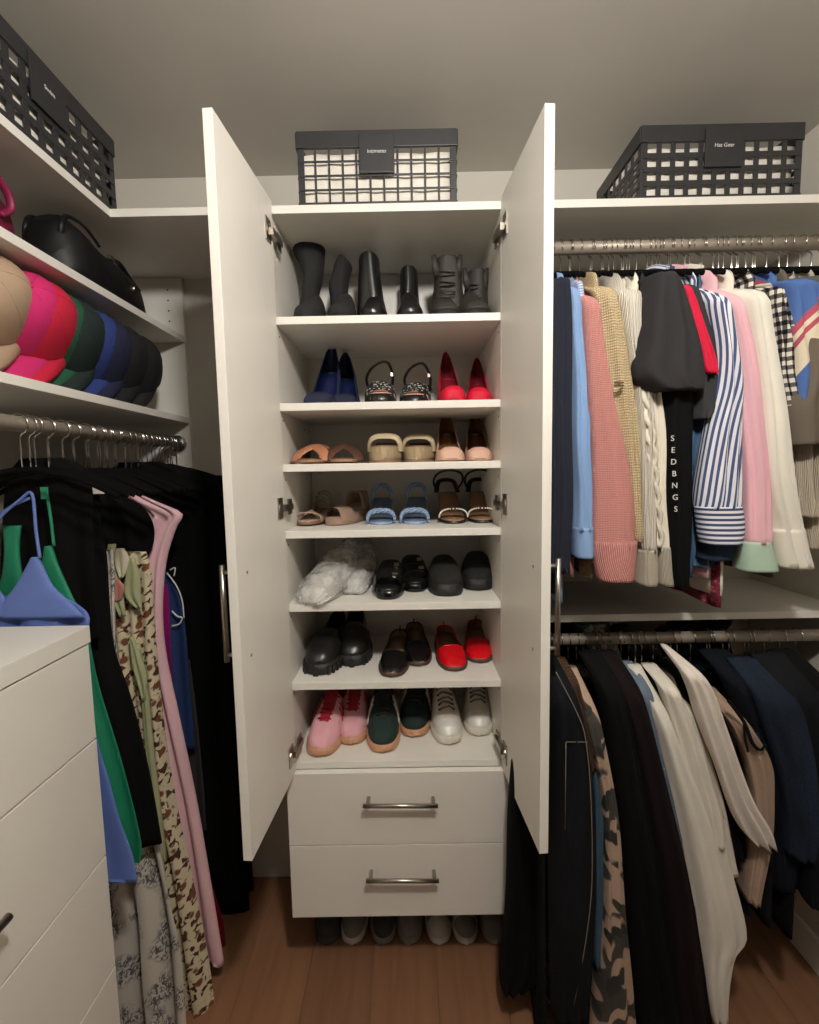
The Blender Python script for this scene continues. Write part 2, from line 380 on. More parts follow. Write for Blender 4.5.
# ------------------------------------------------------------------ baskets
def basket(label, loc, rz, L, D, H, word, bar, ncol, nrow, tagw):
    """front face at local y=0 looking to -y, x from 0 to L, sits on z=0"""
    t = thing('storage_basket', label, 'basket', loc, rz)
    fl_ = .012                                            # flare of the sides
    def side(p0, p1, nin, n):                             # a grid face between two bottom corners
        p0, p1, nin = Vector(p0), Vector(p1), Vector(nin); d = (p1-p0); ln = d.length; d.normalize(); a = math.atan2(d.y, d.x)
        step = (ln-.02)/n; zt0, zt1 = .008, H-.036
        vb = bpy.data.meshes.get('upright_bar_%s_%.3f' % (word, H)) or MB().box(-bar/2, bar/2, -.0015, .0015, zt0, zt1+.003).mesh('upright_bar_%s_%.3f' % (word, H), BLACKPL, False, .0008)
        for k in range(1, n): inst('upright_bar', vb, t, p0+d*(.01+step*k), (0, 0, a))
        hb = MB().box(.006, ln-.006, -.0022, .0008, -bar/2, bar/2).mesh('cross_bar', BLACKPL, False, .0008)
        for k in range(1, nrow): inst('cross_bar', hb, t, p0+Vector((0, 0, zt0+(zt1-zt0)*k/nrow)), (0, 0, a))
        o = MB().box(0, ln, -.002, .002, -.0, .012).obj('lower_rail', BLACKPL, t, False, .001); o.location = p0; o.rotation_euler = (0, 0, a)
        o = MB().box(-.001, ln+.001, -.004, .004, H-.038, H).obj('rim', BLACKPL, t, False, .0012); o.location = p0; o.rotation_euler = (0, 0, a)
    side((0, 0, 0), (L, 0, 0), (0, 1, 0), ncol); side((L, 0, 0), (L, D, 0), (-1, 0, 0), max(4, int(ncol*D/L)))
    side((L, D, 0), (0, D, 0), (0, -1, 0), ncol); side((0, D, 0), (0, 0, 0), (1, 0, 0), max(4, int(ncol*D/L)))
    for cx, cy in ((0, 0), (L, 0), (L, D), (0, D)):
        sx = 1 if cx == 0 else -1; sy = 1 if cy == 0 else -1
        m = MB().prism([(cx, cy), (cx+sx*.016, cy), (cx+sx*.016, cy+sy*.003), (cx+sx*.003, cy+sy*.003), (cx+sx*.003, cy+sy*.016), (cx, cy+sy*.016)][::1 if sx*sy > 0 else -1], 0, H-.003)
        m.obj('corner_post', BLACKPL, t, False, .0008)
    MB().box(.003, L-.003, .003, D-.003, .0005, .004).obj('base', BLACKPL, t, False)
    rows = []
    for i, z in enumerate((.005, .03, .06, .09, H-.06, H-.045)):
        ring = []
        for k in range(41):
            q = k/40*4; e = int(q) % 4; f = q-int(q)
            c = [(.008, .008), (L-.008, .008), (L-.008, D-.008), (.008, D-.008), (.008, .008)]
            a_, b_ = c[e], c[e+1]; px, py = a_[0]+(b_[0]-a_[0])*f, a_[1]+(b_[1]-a_[1])*f
            w_ = .003*math.sin(k*2.3+i*1.7)+.003
            px += w_ if px < L/2 else -w_; py += w_ if py < D/2 else -w_
            ring.append((px, py, z))
        rows.append(ring)
    MB().quadgrid(rows, None, True, True).obj('liner', LINER, t)
    pl_ = panel('label_plate', t, L/2-tagw/2, L/2+tagw/2, -.009, -.004, H-.1, H-.012, BLACKPL, .0015)
    text('lettering', word, .0125, LETTER, pl_, (L/2, -.0094, H-.052), (PI/2, 0, 0))
    return t
a = at(299, 200, 1.165); b = at(457, 200, 1.165); top = at(378, 131, 1.165).z
basket('black wire basket with white liner on top of the shoe cabinet', (a.x, 1.165, ZT+.0005), 0, b.x-a.x, .27, top-ZT, 'Intimates', .0045, 11, 4, .085)
a = at(640, 196, 1.165); b = at(800, 196, 1.165); top = at(720, 125, 1.165).z
basket('black slatted basket with white liner on the shelf above the shirts', (a.x, 1.165, ZT+.0005), 0, b.x-a.x, .255, top-ZT, 'Hat Gear', .0118, 11, 4, .09)
basket('black slatted basket with white liner on the corner shelf above the handbags', (XS-.004, .765, ZT+.0005), PI/2, .42, .27, .178, 'Swim', .0145, 11, 4, .09)

# ------------------------------------------------------------------ shoes
WF = [(0, .0), (.002, .17), (.006, .27), (.012, .36), (.02, .44), (.04, .57), (.08, .72), (.14, .85), (.22, .96), (.32, 1), (.42, .97), (.54, .86), (.66, .77), (.78, .74), (.88, .7), (.95, .55), (.985, .33), (1, .0)]
WP = [(0, .0), (.012, .14), (.05, .32), (.1, .5), (.16, .68), (.24, .86), (.33, .98), (.42, 1), (.54, .88), (.66, .74), (.78, .68), (.88, .64), (.95, .5), (.985, .3), (1, .0)]
def ip(tab, t):
    for (a, b), (c, d) in zip(tab, tab[1:]):
        if t <= c: return b+(d-b)*(t-a)/max(1e-9, c-a)
    return tab[-1][1]
ST = [0, .002, .006, .012, .02, .04, .07, .11, .16, .22, .28, .34, .4, .47, .54, .62, .7, .78, .86, .92, .96, .985, 1]
def sst(a, b, t): t = max(0, min(1, (t-a)/(b-a))); return t*t*(3-2*t)
WFF = WF[:11]+[(.54, .92), (.66, .86), (.78, .82), (.88, .76), (.95, .6), (.985, .36), (1, .0)]
def upper(L, W, zb, zt, t0=2, po=52, wf=WF, e=.75, scale=1.0, n=17, end=1.0, front=0.0, bend=0):
    """domed upper; toe at y=0, heel at y=L; opening from t0 on"""
    rows, uvs = [], []
    for t in ST:
        if t > end+1e-6 or t < front-1e-6: continue
        wd = W/2*ip(wf, t)*scale; b, h = zb(t), (zt(t)-zb(t))*scale
        o = PI*po/180
        if t > t0: o_ = o
        rows.append([]); uvs.append([])
        for j in range(n):
            ph = PI*j/(n-1); c, s_ = math.cos(ph), math.sin(ph)
            x_ = wd*math.copysign(abs(c)**e, c); z_ = b+h*max(0, s_)**e
            rows[-1].append((x_+bend*math.sin(PI*t), t*L+(0 if scale == 1 else (.5-t)*L*(1-scale)*.6), z_)); uvs[-1].append((x_*1.3, t*L+z_))
    ts = [t for t in ST if front-1e-6 <= t <= end+1e-6]
    lo, hi = po/180*(n-1), (180-po)/180*(n-1)
    def skip(i, j):
        return ts[i] >= t0 and lo-.5 <= j and j+1 <= hi+.5
    return MB().quadgrid(rows, uvs, skip=skip)
def solep(L, W, z0, z1, wf=WF, sc=1.0, ext=.0, bend=0):
    rows, uvs = [], []
    for t in ST:
        wd = W/2*ip(wf, t)*sc+ext*(1 if 0 < t < 1 else 0); y = t*L+(-ext if t == 0 else ext if t == 1 else 0); k = bend*math.sin(PI*t)
        rows.append([(-wd*.96+k, y, z0(t)), (-wd+k, y, z0(t)+.25*(z1(t)-z0(t))), (-wd+k, y, z1(t)), (wd+k, y, z1(t)), (wd+k, y, z0(t)+.25*(z1(t)-z0(t))), (wd*.96+k, y, z0(t)), (-wd*.96+k, y, z0(t))])
        uvs.append([(p[0]+p[2], p[1]) for p in rows[-1]])
    return MB().quadgrid(rows, uvs)
def arch(y, wd, z0, h, r, ry, n=14, dy=0, flat=.7, x0=0):
    return [(x0+wd*math.copysign(abs(math.cos(PI*k/n))**flat, math.cos(PI*k/n)), y+dy*k/n, z0+h*max(0, math.sin(PI*k/n))**flat) for k in range(n+1)]
def strap(m, t, name, pts, r, ry): return MB().tube(pts, r, 8, ry).obj(name, m, t)
WH = WF[:12]+[(.54, .88), (.66, .78), (.78, .7), (.86, .59), (.92, .45), (.96, .3), (.985, .17), (1, .0)]
def pump(t, m, mi, heel=.085, L=.2, W=.076, open_=.27, toe=WP, h0=.03, hc=.05, ms=None):
    lift = lambda q: heel*sst(.3, .95, q)
    zt = lambda q: lift(q)+.006+h0*sst(0, .12, q)*(1-sst(.22, .55, q)*.25)+(hc-.02)*sst(.7, 1, q)+.045*max(0, (q-.78)/.22)**2
    solep(L, W, lambda q: lift(q)*1.0+(.0 if q > .1 else .001), lambda q: lift(q)+.005, toe, .97).obj('sole', ms or mi, t)
    upper(L, W, lambda q: lift(q)+.004, zt, open_, 48, toe).obj('upper', m, t)
    upper(L, W, lambda q: lift(q)+.0045, zt, open_, 48, toe, scale=.955, front=.06).obj('lining', mi, t)
    solep(L, W, lambda q: lift(q)+.0055, lambda q: lift(q)+.0075, toe, .92).obj('insole', mi, t)
    MB().tube([(0, L*.9, heel+.002), (0, L*.93, heel*.6), (0, L*.94, heel*.3), (0, L*.945, 0)], [.019, .011, .007, .006], 10).obj('heel', m, t)
def flat(t, m, mi, ms,  L=.235, W=.084, open_=.3, h=.036, tab=True, lug=False, sole=.01, wf=WFF, po=34):
    zt = lambda q: sole+h*(.55*sst(-.05, .1, q)+.45*sst(.08, .34, q))*(1-.12*sst(.4, .7, q))+.034*sst(.7, 1, q)
    solep(L, W, lambda q: 0 if q > .1 else .003*(1-q*10), lambda q: sole+.002, wf, 1.0, .003).obj('sole', ms, t)
    upper(L, W, lambda q: sole*.8, zt, open_, po, wf).obj('upper', m, t)
    upper(L, W, lambda q: sole, zt, open_, po, wf, scale=.95, front=.1).obj('lining', mi, t)
    solep(L, W, lambda q: sole+.002, lambda q: sole+.005+.014*sst(.3, 1, q), wf, .9).obj('insole', mi, t)
    # binding around the opening
    lo = PI*po/180; pts = []
    for q in [x for x in ST if x >= open_]:
        wd = W/2*ip(wf, q); c = math.cos(lo); pts.append((wd*c**.75, q*L, sole*.8+(zt(q)-sole*.8)*math.sin(lo)**.75))
    q0 = min(x for x in ST if x >= open_)
    fr = [(W/2*ip(wf, q0)*math.copysign(abs(math.cos(a))**.75, math.cos(a)), q0*L, sole*.8+(zt(q0)-sole*.8)*math.sin(a)**.75) for a in [PI-lo-(PI-2*lo)*k/6 for k in range(1, 6)]]
    loop = pts+[(-x_, y_, z_) for x_, y_, z_ in pts[::-1][1:]]+fr+[pts[0]]
    MB().tube(loop, .0018, 6).obj('binding', m, t)
    if tab: MB().tube([(0, L*.985, sole+(zt(1)-sole)*.5), (0, L*.99, sole+(zt(1)-sole)*.75+.006)], .002, 6, .006).obj('pull_tab', m, t)
    if lug:
        g = MB().box(-.0042, .0042, -.006, .006, 0, sole*.8).mesh('lug', ms, False, .001)
        for sd in (-1, 1):
            pl_ = [Vector((sd*(W/2*ip(wf, q/60)+.002), q/60*L, 0)) for q in range(61)]; acc = .004
            for p_, q_ in zip(pl_, pl_[1:]):
                d_ = q_-p_; acc += d_.length
                if acc > .0135: acc = 0; inst('lug', g, t, tuple(p_), (0, 0, math.atan2(d_.y, d_.x)))
def sneaker(t, m, ms, ml, mt, mcap=None, L=.245, W=.088, stripes=None, capt=.2, laces=True, sole=.026):
    zt = lambda q: sole+.03*sst(-.04, .1, q)+.03*sst(.1, .4, q)+.022*sst(.35, .55, q)+.012*sst(.85, 1, q)
    solep(L, W, lambda q: .006*(1-sst(0, .1, q)), lambda q: sole, WF, 1.0, .004).obj('sole', ms, t)
    upper(L, W, lambda q: sole*.7, zt, .56, 50).obj('upper', m, t)
    upper(L, W, lambda q: sole*.8, zt, .56, 50, scale=.95, front=.5).obj('lining', mt, t)
    if mcap is not None: upper(L, W*1.015, lambda q: sole*.75, lambda q: zt(q)+.0012, end=capt).obj('toe_cap', mcap, t)
    # tongue with eyestays
    rows = []
    for k in range(8):
        q = .24+.36*k/7; h = zt(q)+.003+.018*sst(.45, .6, q)
        rows.append([(.017*(1+.15*k/7)*(j/4-1), q*L, h-.006*((j/4-1)**2)) for j in range(9)])
    MB().quadgrid(rows).obj('tongue', mt, t)
    if laces:
        for k in range(5):
            q = .27+.058*k
            MB().tube([(.019, q*L, zt(q)-.001), (.009, q*L+.003*(-1)**k, zt(q)+.006), (-.009, q*L-.003*(-1)**k, zt(q)+.006), (-.019, q*L, zt(q)-.001)], .0032, 6, .002).obj('lace', ml, t)
        MB().tube([(0, .51*L, zt(.5)+.012), (.02, .47*L, zt(.5)+.02), (.03, .5*L, zt(.5)+.006), (.004, .515*L, zt(.5)+.011)], .0022, 6).obj('lace_bow', ml, t)
    if stripes is not None:
        for s in (-1, 1):
            for k in range(3):
                q = .36+.06*k; pts = []
                for j in range(6):
                    ph = PI*(8+9*j)/180; qq = q+.018*j; wd = W/2*ip(WF, qq)
                    pts.append((s*(wd*math.cos(ph)**.75+.0008), qq*L, sole*.7+(zt(qq)-sole*.7)*math.sin(ph)**.75+.0008))
                MB().tube(pts, .0035, 6, .001, up=(s, 0, 0.2)).obj('stripe', stripes, t)
def footbed(t, m, mi, lift, L, W, plat=.0, wf=WF, th=.008):
    solep(L, W, lambda q: lift(q) if not plat else max(0, lift(q)*.0), lambda q: lift(q)+plat+th, wf).obj('sole', m, t)
    solep(L, W, lambda q: lift(q)+plat+th, lambda q: lift(q)+plat+th+.003, wf, .93).obj('footbed', mi, t)

PAIR = set()
def shoe(name, label, grp, px, py, z, rz=0, y=None, cat='shoe', lim=.238):
    """toe placed at the pixel, on the level z (or at depth y)"""
    if grp and grp.split()[0] != 'running':
        label += ', further back than its mate' if label in PAIR else ', ahead of its mate'; PAIR.add(label.split(', ahead')[0])
    p = onz(px, py, z) if y is None else Vector((at(px, py, y).x, y, z))
    yl = YB-.012-lim
    if z > .1 and p.y > yl: p = Vector((at(px, py, yl).x, yl, z))
    return thing(name, label, cat, (p.x, p.y, z+.0004), rz, grp)
R = math.radians
BLK = mat('black_leather', (26, 25, 25), .32); BLKM = mat('black_suede', (27, 26, 26), .85, kind='fabric'); BLKS = mat('black_rubber', (24, 24, 24), .6)
PATENT = mat('black_patent', (18, 18, 19), .12)
TANL = mat('tan_leather', (150, 112, 84), .6); TANI = mat('tan_insole', (126, 96, 74), .7)
NAVYV = mat('navy_velvet', (12, 17, 36), .7, kind='velvet', c2=(24, 34, 66)); NAVYS = mat('navy_satin', (22, 32, 72), .3)
REDV = mat('crimson_satin', (205, 18, 52), .4); REDI = mat('crimson_lining', (118, 12, 32), .6); REDP = mat('red_patent', (215, 18, 30), .15); REDD = mat('dark_red_leather', (130, 14, 28), .4)

# row 1: boots. shaft outlines, foot below
def rowring(rows, Y, b, zend=None):
    pts = []
    for py, l, r in rows:
        A, B = at(l, py, Y), at(r, py, Y); pts.append(((A.x+B.x)/2, (A.z+B.z)/2, (B.x-A.x)/2))
    if zend is not None:
        x_, z_, a_ = pts[-1]; pts.append((x_, zend, a_))
    return pts
def smooth_rows(pts, n):
    out = []
    m = len(pts)
    for i in range(n+1):
        q = i/n*(m-1); k = min(int(q), m-2); f = q-k
        P = [pts[max(0, k-1)], pts[k], pts[k+1], pts[min(m-1, k+2)]]
        out.append(tuple(.5*((2*P[1][c])+(-P[0][c]+P[2][c])*f+(2*P[0][c]-5*P[1][c]+4*P[2][c]-P[3][c])*f*f+(-P[0][c]+3*P[1][c]-3*P[2][c]+P[3][c])*f**3) for c in range(3)))
    return out
def loft(pts, Y, b, n=26, m=28, e=.8, fold=0, freq=3, seed=0, yoff=None, cap=True, wob=0, bgrow=0):
    """pts: (x, z, half width) top to bottom; b half depth (number or (top, bottom))"""
    rows, uvs = [], []; rnd = random.Random(seed); p1, p2, p3 = [rnd.uniform(0, 6.28) for _ in range(3)]
    P = smooth_rows(pts, m); per = 0
    for i, (x_, z_, a_) in enumerate(P):
        q = i/m; bb = b(q) if callable(b) else b if not isinstance(b, tuple) else b[0]+(b[1]-b[0])*q
        bb = bb*min(1, .35+4*q) if bgrow else bb
        row, ur = [], []; s = 0; lastp = None
        for j in range(n+1):
            th = PI/2+2*PI*j/n; c, sn = math.cos(th), math.sin(th)
            uu = math.copysign(abs(c)**e, c); vv = math.copysign(abs(sn)**e, sn)
            g = fold*min(1, .25+1.3*q)
            yy = Y+bb*vv+g*math.sin(freq*uu*2.6+p1+.9*math.sin(3*q+p2))+g*.5*math.sin(freq*uu*5.7+p3+2*q)*sn
            if yoff: yy += yoff(q)
            xx = x_+max(a_, .0005)*uu*(1+wob*math.sin(7*q+p2))+g*.3*math.sin(5*q*freq+p3)*vv
            p_ = (xx, yy, z_)
            if lastp: s += math.dist(p_, lastp)
            lastp = p_; row.append(p_); ur.append((s, z_))
        rows.append(row); uvs.append(ur)
    return MB().quadgrid(rows, uvs, cap, cap)

def boot(label, grp, rows, Y, m, toe_px, b=.045, L=.22, W=.075, rz=0, laces=False, heel=.03, wf=WF, rot=0):
    z = SH[1]; pts = rowring(rows, Y, b, z+.05)
    t = thing('ankle_boot', label, 'boot', (at(toe_px, 316, 1.175).x, 1.175, z+.0004), rot, grp)
    M_ = t.location
    mb = loft(pts, Y, b, 24, 22, .95, .003, 2, len(label)); 
    inv = Matrix.Rotation(-rot, 4, 'Z')
    mb.v = [tuple(inv @ (Vector(v)-M_)) for v in mb.v]; mb.obj('shaft', m, t)
    lift = lambda q: heel*sst(.4, .75, q)
    zt = lambda q: lift(q)+.016+.03*sst(-.05, .1, q)+.045*sst(.15, .6, q)
    solep(L, W, lambda q: lift(q)*.0 if laces else lift(q), lambda q: (lift(q) if not laces else .006)+.014, wf, 1, .002).obj('sole', BLKS, t)
    upper(L, W, lambda q: lift(q)*(0 if laces else 1)+.012, zt, wf=wf).obj('foot', m, t)
    if not laces: MB().box(-W*.3, W*.3, L*.74, L*.99, 0, heel+.002).obj('heel', BLKS, t, False, .004)
    return t
g = 'black boots on the top cabinet shelf'
SOCK = mat('black_stretch_knit', (32, 31, 32), .9, kind='fabric')
bt = boot('tall slouching black sock boot beside the cabinet side', None, [(241, 299, 326), (252, 293, 325), (265, 300, 324), (280, 304, 322), (292, 303, 319), (302, 301, 319), (314, 298, 321)], 1.33, SOCK, 303, .045)
bt = boot('short black sock boot leaning next to the tall slouching boot', None, [(261, 339, 346), (266, 335, 352), (275, 333, 350), (288, 329, 348), (302, 331, 348), (315, 331, 349)], 1.35, SOCK, 338, .04)
bt = boot('smooth black leather ankle boot, the taller of the plain pair', None, [(258, 362, 376), (260, 359, 379), (272, 359, 380), (288, 358, 382), (302, 358, 384), (316, 357, 385)], 1.33, BLK, 372, .042)
bt = boot('smooth black leather ankle boot, pushed further back than its mate', None, [(271, 402, 414), (273, 400, 417), (285, 400, 418), (300, 399, 419), (316, 398, 420)], 1.39, BLK, 410, .04)
GRM = mat('charcoal_worn_leather', (50, 48, 44), .55, kind='fabric')
for lab, rows, Y, tx in (('charcoal lace-up combat boot, loosely laced with open collar', [(262, 435, 459), (270, 434, 461), (285, 434, 462), (300, 432, 464), (316, 430, 466)], 1.33, 447),
                         ('charcoal lace-up combat boot against the cabinet side', [(275, 466, 486), (285, 465, 487), (300, 463, 489), (316, 462, 492)], 1.36, 478)):
    bt = boot(lab, None, rows, Y, GRM, tx, .045, .23, .09, laces=True)
    for k in range(6):
        py = rows[0][0]+8+k*5.2; a_, b_ = at(rows[1][1]+6, py, Y-.048), at(rows[1][2]-6, py+1.5*(-1)**k, Y-.048)
        d_ = .012*sst(2, 5, k)
        MB().tube([a_+Vector((0, .006-d_, 0)), (a_+b_)/2+Vector((0, -.002-d_, -.002)), b_+Vector((0, .006-d_, 0))], .0024, 6).rel(bt.location).obj('lace', mat('dark_lace', (66, 60, 54), .8), bt)
    for x_, dx in ((rows[0][1], -1), (rows[0][2], 1)):
        py = rows[0][0]
        pts_ = [at(x_-dx*3, py+14, Y-.03), at(x_, py+4, Y-.034), at(x_+dx*1.5, py-7, Y-.036)]
        MB().tube(pts_, [.012, .009, .006], 8, .004, up=(1, 0, 0)).rel(bt.location).obj('collar_flap', GRM, bt)

# row 2
z = SH[2]
for k, (px, rz) in enumerate(((315, R(-4)), (343, R(5)))):
    t = shoe('high_heel', 'navy velvet high-heeled pump with blue satin insole', 'navy pumps', px, 404, z, rz, 1.175+.035*k)
    pump(t, NAVYV, NAVYS, .118-.012*k, .215, .094, .2, WH, .03, .06)
FLOR = mat('black_white_floral', (20, 19, 20), .6, kind='floral', c2=(215, 212, 205), c3=(26, 24, 26), sc=2.2)
for k, (px, rz) in enumerate(((381, R(4)), (413, R(-6)))):
    t = shoe('wedge_sandal', 'black wedge sandal with white flower print', 'floral wedge sandals', px, 404, z, rz, 1.175+.03*k)
    lift = lambda q: .05*sst(.2, .9, q)
    footbed(t, BLK, mat('blush_insole', (196, 150, 130), .6), lift, .22, .084, .016)
    upper(.22, .088, lambda q: .01+lift(q), lambda q: .035+lift(q)+.03*sst(.05, .3, q), end=.36, front=.04).obj('vamp', FLOR, t)
    s = 1 if k else -1
    MB().tube(cat_([(.034, .185, .07), (.037, .15, .1), (.02+.0*s, .11, .128), (-.015, .12, .12), (-.038, .15, .095), (-.034, .19, .07)]), .0022, 6, .0045, up=(0, 1, 0)).obj('ankle_strap', BLK, t)
    MB().tube(cat_([(.033, .19, .062), (.02, .213, .08), (-.02, .213, .08), (-.033, .19, .062)]), .0025, 6, .012, up=(0, 1, 0)).obj('heel_strap', FLOR, t)
    MB().box(.03, .038, .14, .146, .095, .107).obj('buckle', STEEL, t, False, .001)
for k, (px, rz) in enumerate(((455, R(2)), (479, R(-7)))):
    t = shoe('high_heel', 'crimson satin high-heeled pump', 'crimson pumps', px, 404, z, rz, 1.18+.03*k)
    pump(t, REDV, REDI, .092-.012*k, .2, .076, .2, WH, .04, .05)
# row 3
z = SH[3]
BRN = mat('brown_leather', (78, 50, 38), .5); BRN2 = mat('cognac_leather', (176, 118, 88), .5)
for k, (px, rz, m) in enumerate(((306, R(-8), BRN2), (343, R(6), BRN))):
    t = shoe('slide_sandal', ('cognac' if k == 0 else 'dark brown')+' leather slide sandal with crossed bands', 'brown slide sandals', px, 464, z, rz, 1.175)
    footbed(t, TANL, BRN, lambda q: .004, .225, .088)
    for s in (-1, 1):
        MB().tube(cat_([(s*.043, .03, .008), (s*.034, .045, .03), (0, .07, .05), (-s*.032, .1, .044), (-s*.044, .115, .01)], 4), .0025, 8, .017, up=(0, 0, 1)).obj('cross_band', m, t)
CRM = mat('cream_straw', (214, 196, 160), .75, kind='knit', c2=(168, 146, 110), sc=4); CRL = mat('cream_leather', (220, 202, 168), .5)
for k, (px, rz, y_) in enumerate(((384, 0, 1.175), (418, R(-3), 1.215))):
    t = shoe('platform_mule', 'cream mule with a thick woven straw platform', 'cream platform mules', px, 464, z, rz, y_)
    solep(.225, .092, lambda q: 0, lambda q: .008, WF).obj('outsole', TANI, t)
    solep(.225, .092, lambda q: .008, lambda q: .042+.02*sst(.3, 1, q), WF, .985).obj('platform', CRM, t)
    solep(.225, .092, lambda q: .042+.02*sst(.3, 1, q), lambda q: .045+.02*sst(.3, 1, q), WF, .94).obj('footbed', TANI, t)
    for sc_ in (1, .95): upper(.225, .098, lambda q: .03, lambda q: .062+.02*sst(.05, .34, q), end=.4, front=.11, e=.6, scale=sc_).obj('band' if sc_ == 1 else 'band_lining', CRL, t)
NUDE = mat('nude_leather', (208, 168, 146), .45); NUDI = mat('brown_lining', (120, 78, 54), .6)
for k, (px, rz, y_) in enumerate(((452, 0, 1.175), (480, R(-4), 1.215))):
    t = shoe('high_heel', 'nude pump with brown lining on a high heel', 'nude pumps', px, 464, z, rz, y_)
    pump(t, NUDE, NUDI, .085, .2, .08, .13, WH, .034, .04)
# row 4
z = SH[4]
BGE = mat('beige_suede', (158, 130, 112), .8, kind='fabric'); BGS = mat('beige_snake', (176, 150, 132), .5, kind='leopard', c2=(150, 122, 104), c3=(200, 180, 162), sc=2)
t = shoe('strappy_sandal', 'flat beige strappy sandal with ankle ties beside the cabinet side', None, 305, 526, z, R(-6))
footbed(t, TANI, BGS, lambda q: .004+.02*sst(.4, 1, q), .22, .078)
strap(BGS, t, 'toe_strap', arch(.03, .04, .01, .026, 0, 0), .0025, .006); strap(BGS, t, 'toe_strap', [(.038, .035, .012), (.0, .06, .04), (-.038, .075, .014)], .0025, .005); strap(BGS, t, 'toe_strap', [(-.038, .035, .012), (.0, .06, .041), (.038, .075, .014)], .0025, .005)
for q, h in ((.15, .07), (.165, .082), (.185, .09)): strap(BGS, t, 'ankle_strap', arch(q, .03, .02, h-.02, 0, 0, 14, .02), .0022, .004)
t = shoe('wedge_sandal', 'taupe suede wedge sandal turned sideways behind the strappy sandal', None, 330, 521, z, R(-24))
footbed(t, BGE, BGE, lambda q: .03*sst(.2, .9, q), .2, .076, .012)
upper(.2, .08, lambda q: .012+.03*sst(.2, .9, q), lambda q: .05+.03*sst(.2, .9, q), end=.34, front=.05).obj('vamp', BGE, t)
upper(.2, .078, lambda q: .03, lambda q: .1, front=.72, t0=.5, po=60).obj('heel_counter', BGE, t)
strap(BGE, t, 'ankle_strap', arch(.13, .033, .04, .05, 0, 0, 14, .02), .0025, .008)
LB = mat('pale_blue_leather', (142, 164, 196), .5); LBD = mat('dusty_blue_leather', (96, 114, 138), .55)
for k, (px, py, rz, m) in enumerate(((381, 525, R(2), LB), (414, 520, R(-4), LB))):
    t = shoe('braided_sandal', 'pale blue heeled sandal with braided straps', 'blue braided sandals', px, py, z, rz)
    lift = lambda q: .055*sst(.25, .85, q)
    footbed(t, m, LBD, lift, .205, .078)
    MB().tube([(0, .185, .057), (0, .19, .02), (0, .19, 0)], [.018, .012, .011], 10).obj('heel', LBD, t)
    for yy, hh, ww, zz in ((.028, .03, .039, .008), (.165, .052, .03, .055)):
        for ph in (0, PI*2/3, PI*4/3):
            A_ = arch(yy, ww, zz, hh, 0, 0, 26)
            MB().tube([(x_, y_+.0055*math.cos(i*.9+ph), z_+.0045*math.sin(i*.9+ph)) for i, (x_, y_, z_) in enumerate(A_)], .0045, 6).obj('braid', m, t)
PRL = mat('pearl_bead', (228, 222, 210), .3)
for k, (px, py, rz) in enumerate(((455, 524, R(2)), (483, 520, R(-5)))):
    t = shoe('heeled_sandal', 'black heeled sandal with white beaded toe strap', 'beaded black sandals', px, py, z, rz)
    lift = lambda q: .07*sst(.25, .9, q)
    footbed(t, BLK, TANL, lift, .21, .08)
    MB().tube([(0, .19, .07), (0, .198, .03), (0, .198, 0)], [.016, .008, .006], 10).obj('heel', BLK, t)
    A_ = arch(.04, .041, .008, .03, 0, 0, 24)
    strap(BLK, t, 'toe_strap', A_, .0025, .009)
    bd = bpy.data.meshes.get('bead') or MB().ball((0, 0, 0), .0028, n=8, m=5).mesh('bead', PRL)
    for p_ in A_[1:-1]: inst('bead', bd, t, (p_[0], p_[1]-.009, p_[2]+.002))
    MB().tube(cat_([(.032, .19, .085), (.045, .155, .115), (.035, .12, .14), (0, .11, .15), (-.035, .12, .14), (-.045, .155, .115), (-.032, .19, .085)]), .0022, 6, .004).obj('ankle_strap', BLK, t)
    MB().tube(cat_([(.034, .185, .08), (.022, .21, .115), (-.022, .21, .115), (-.034, .185, .08)]), .0022, 6, .009).obj('heel_strap', BLK, t)
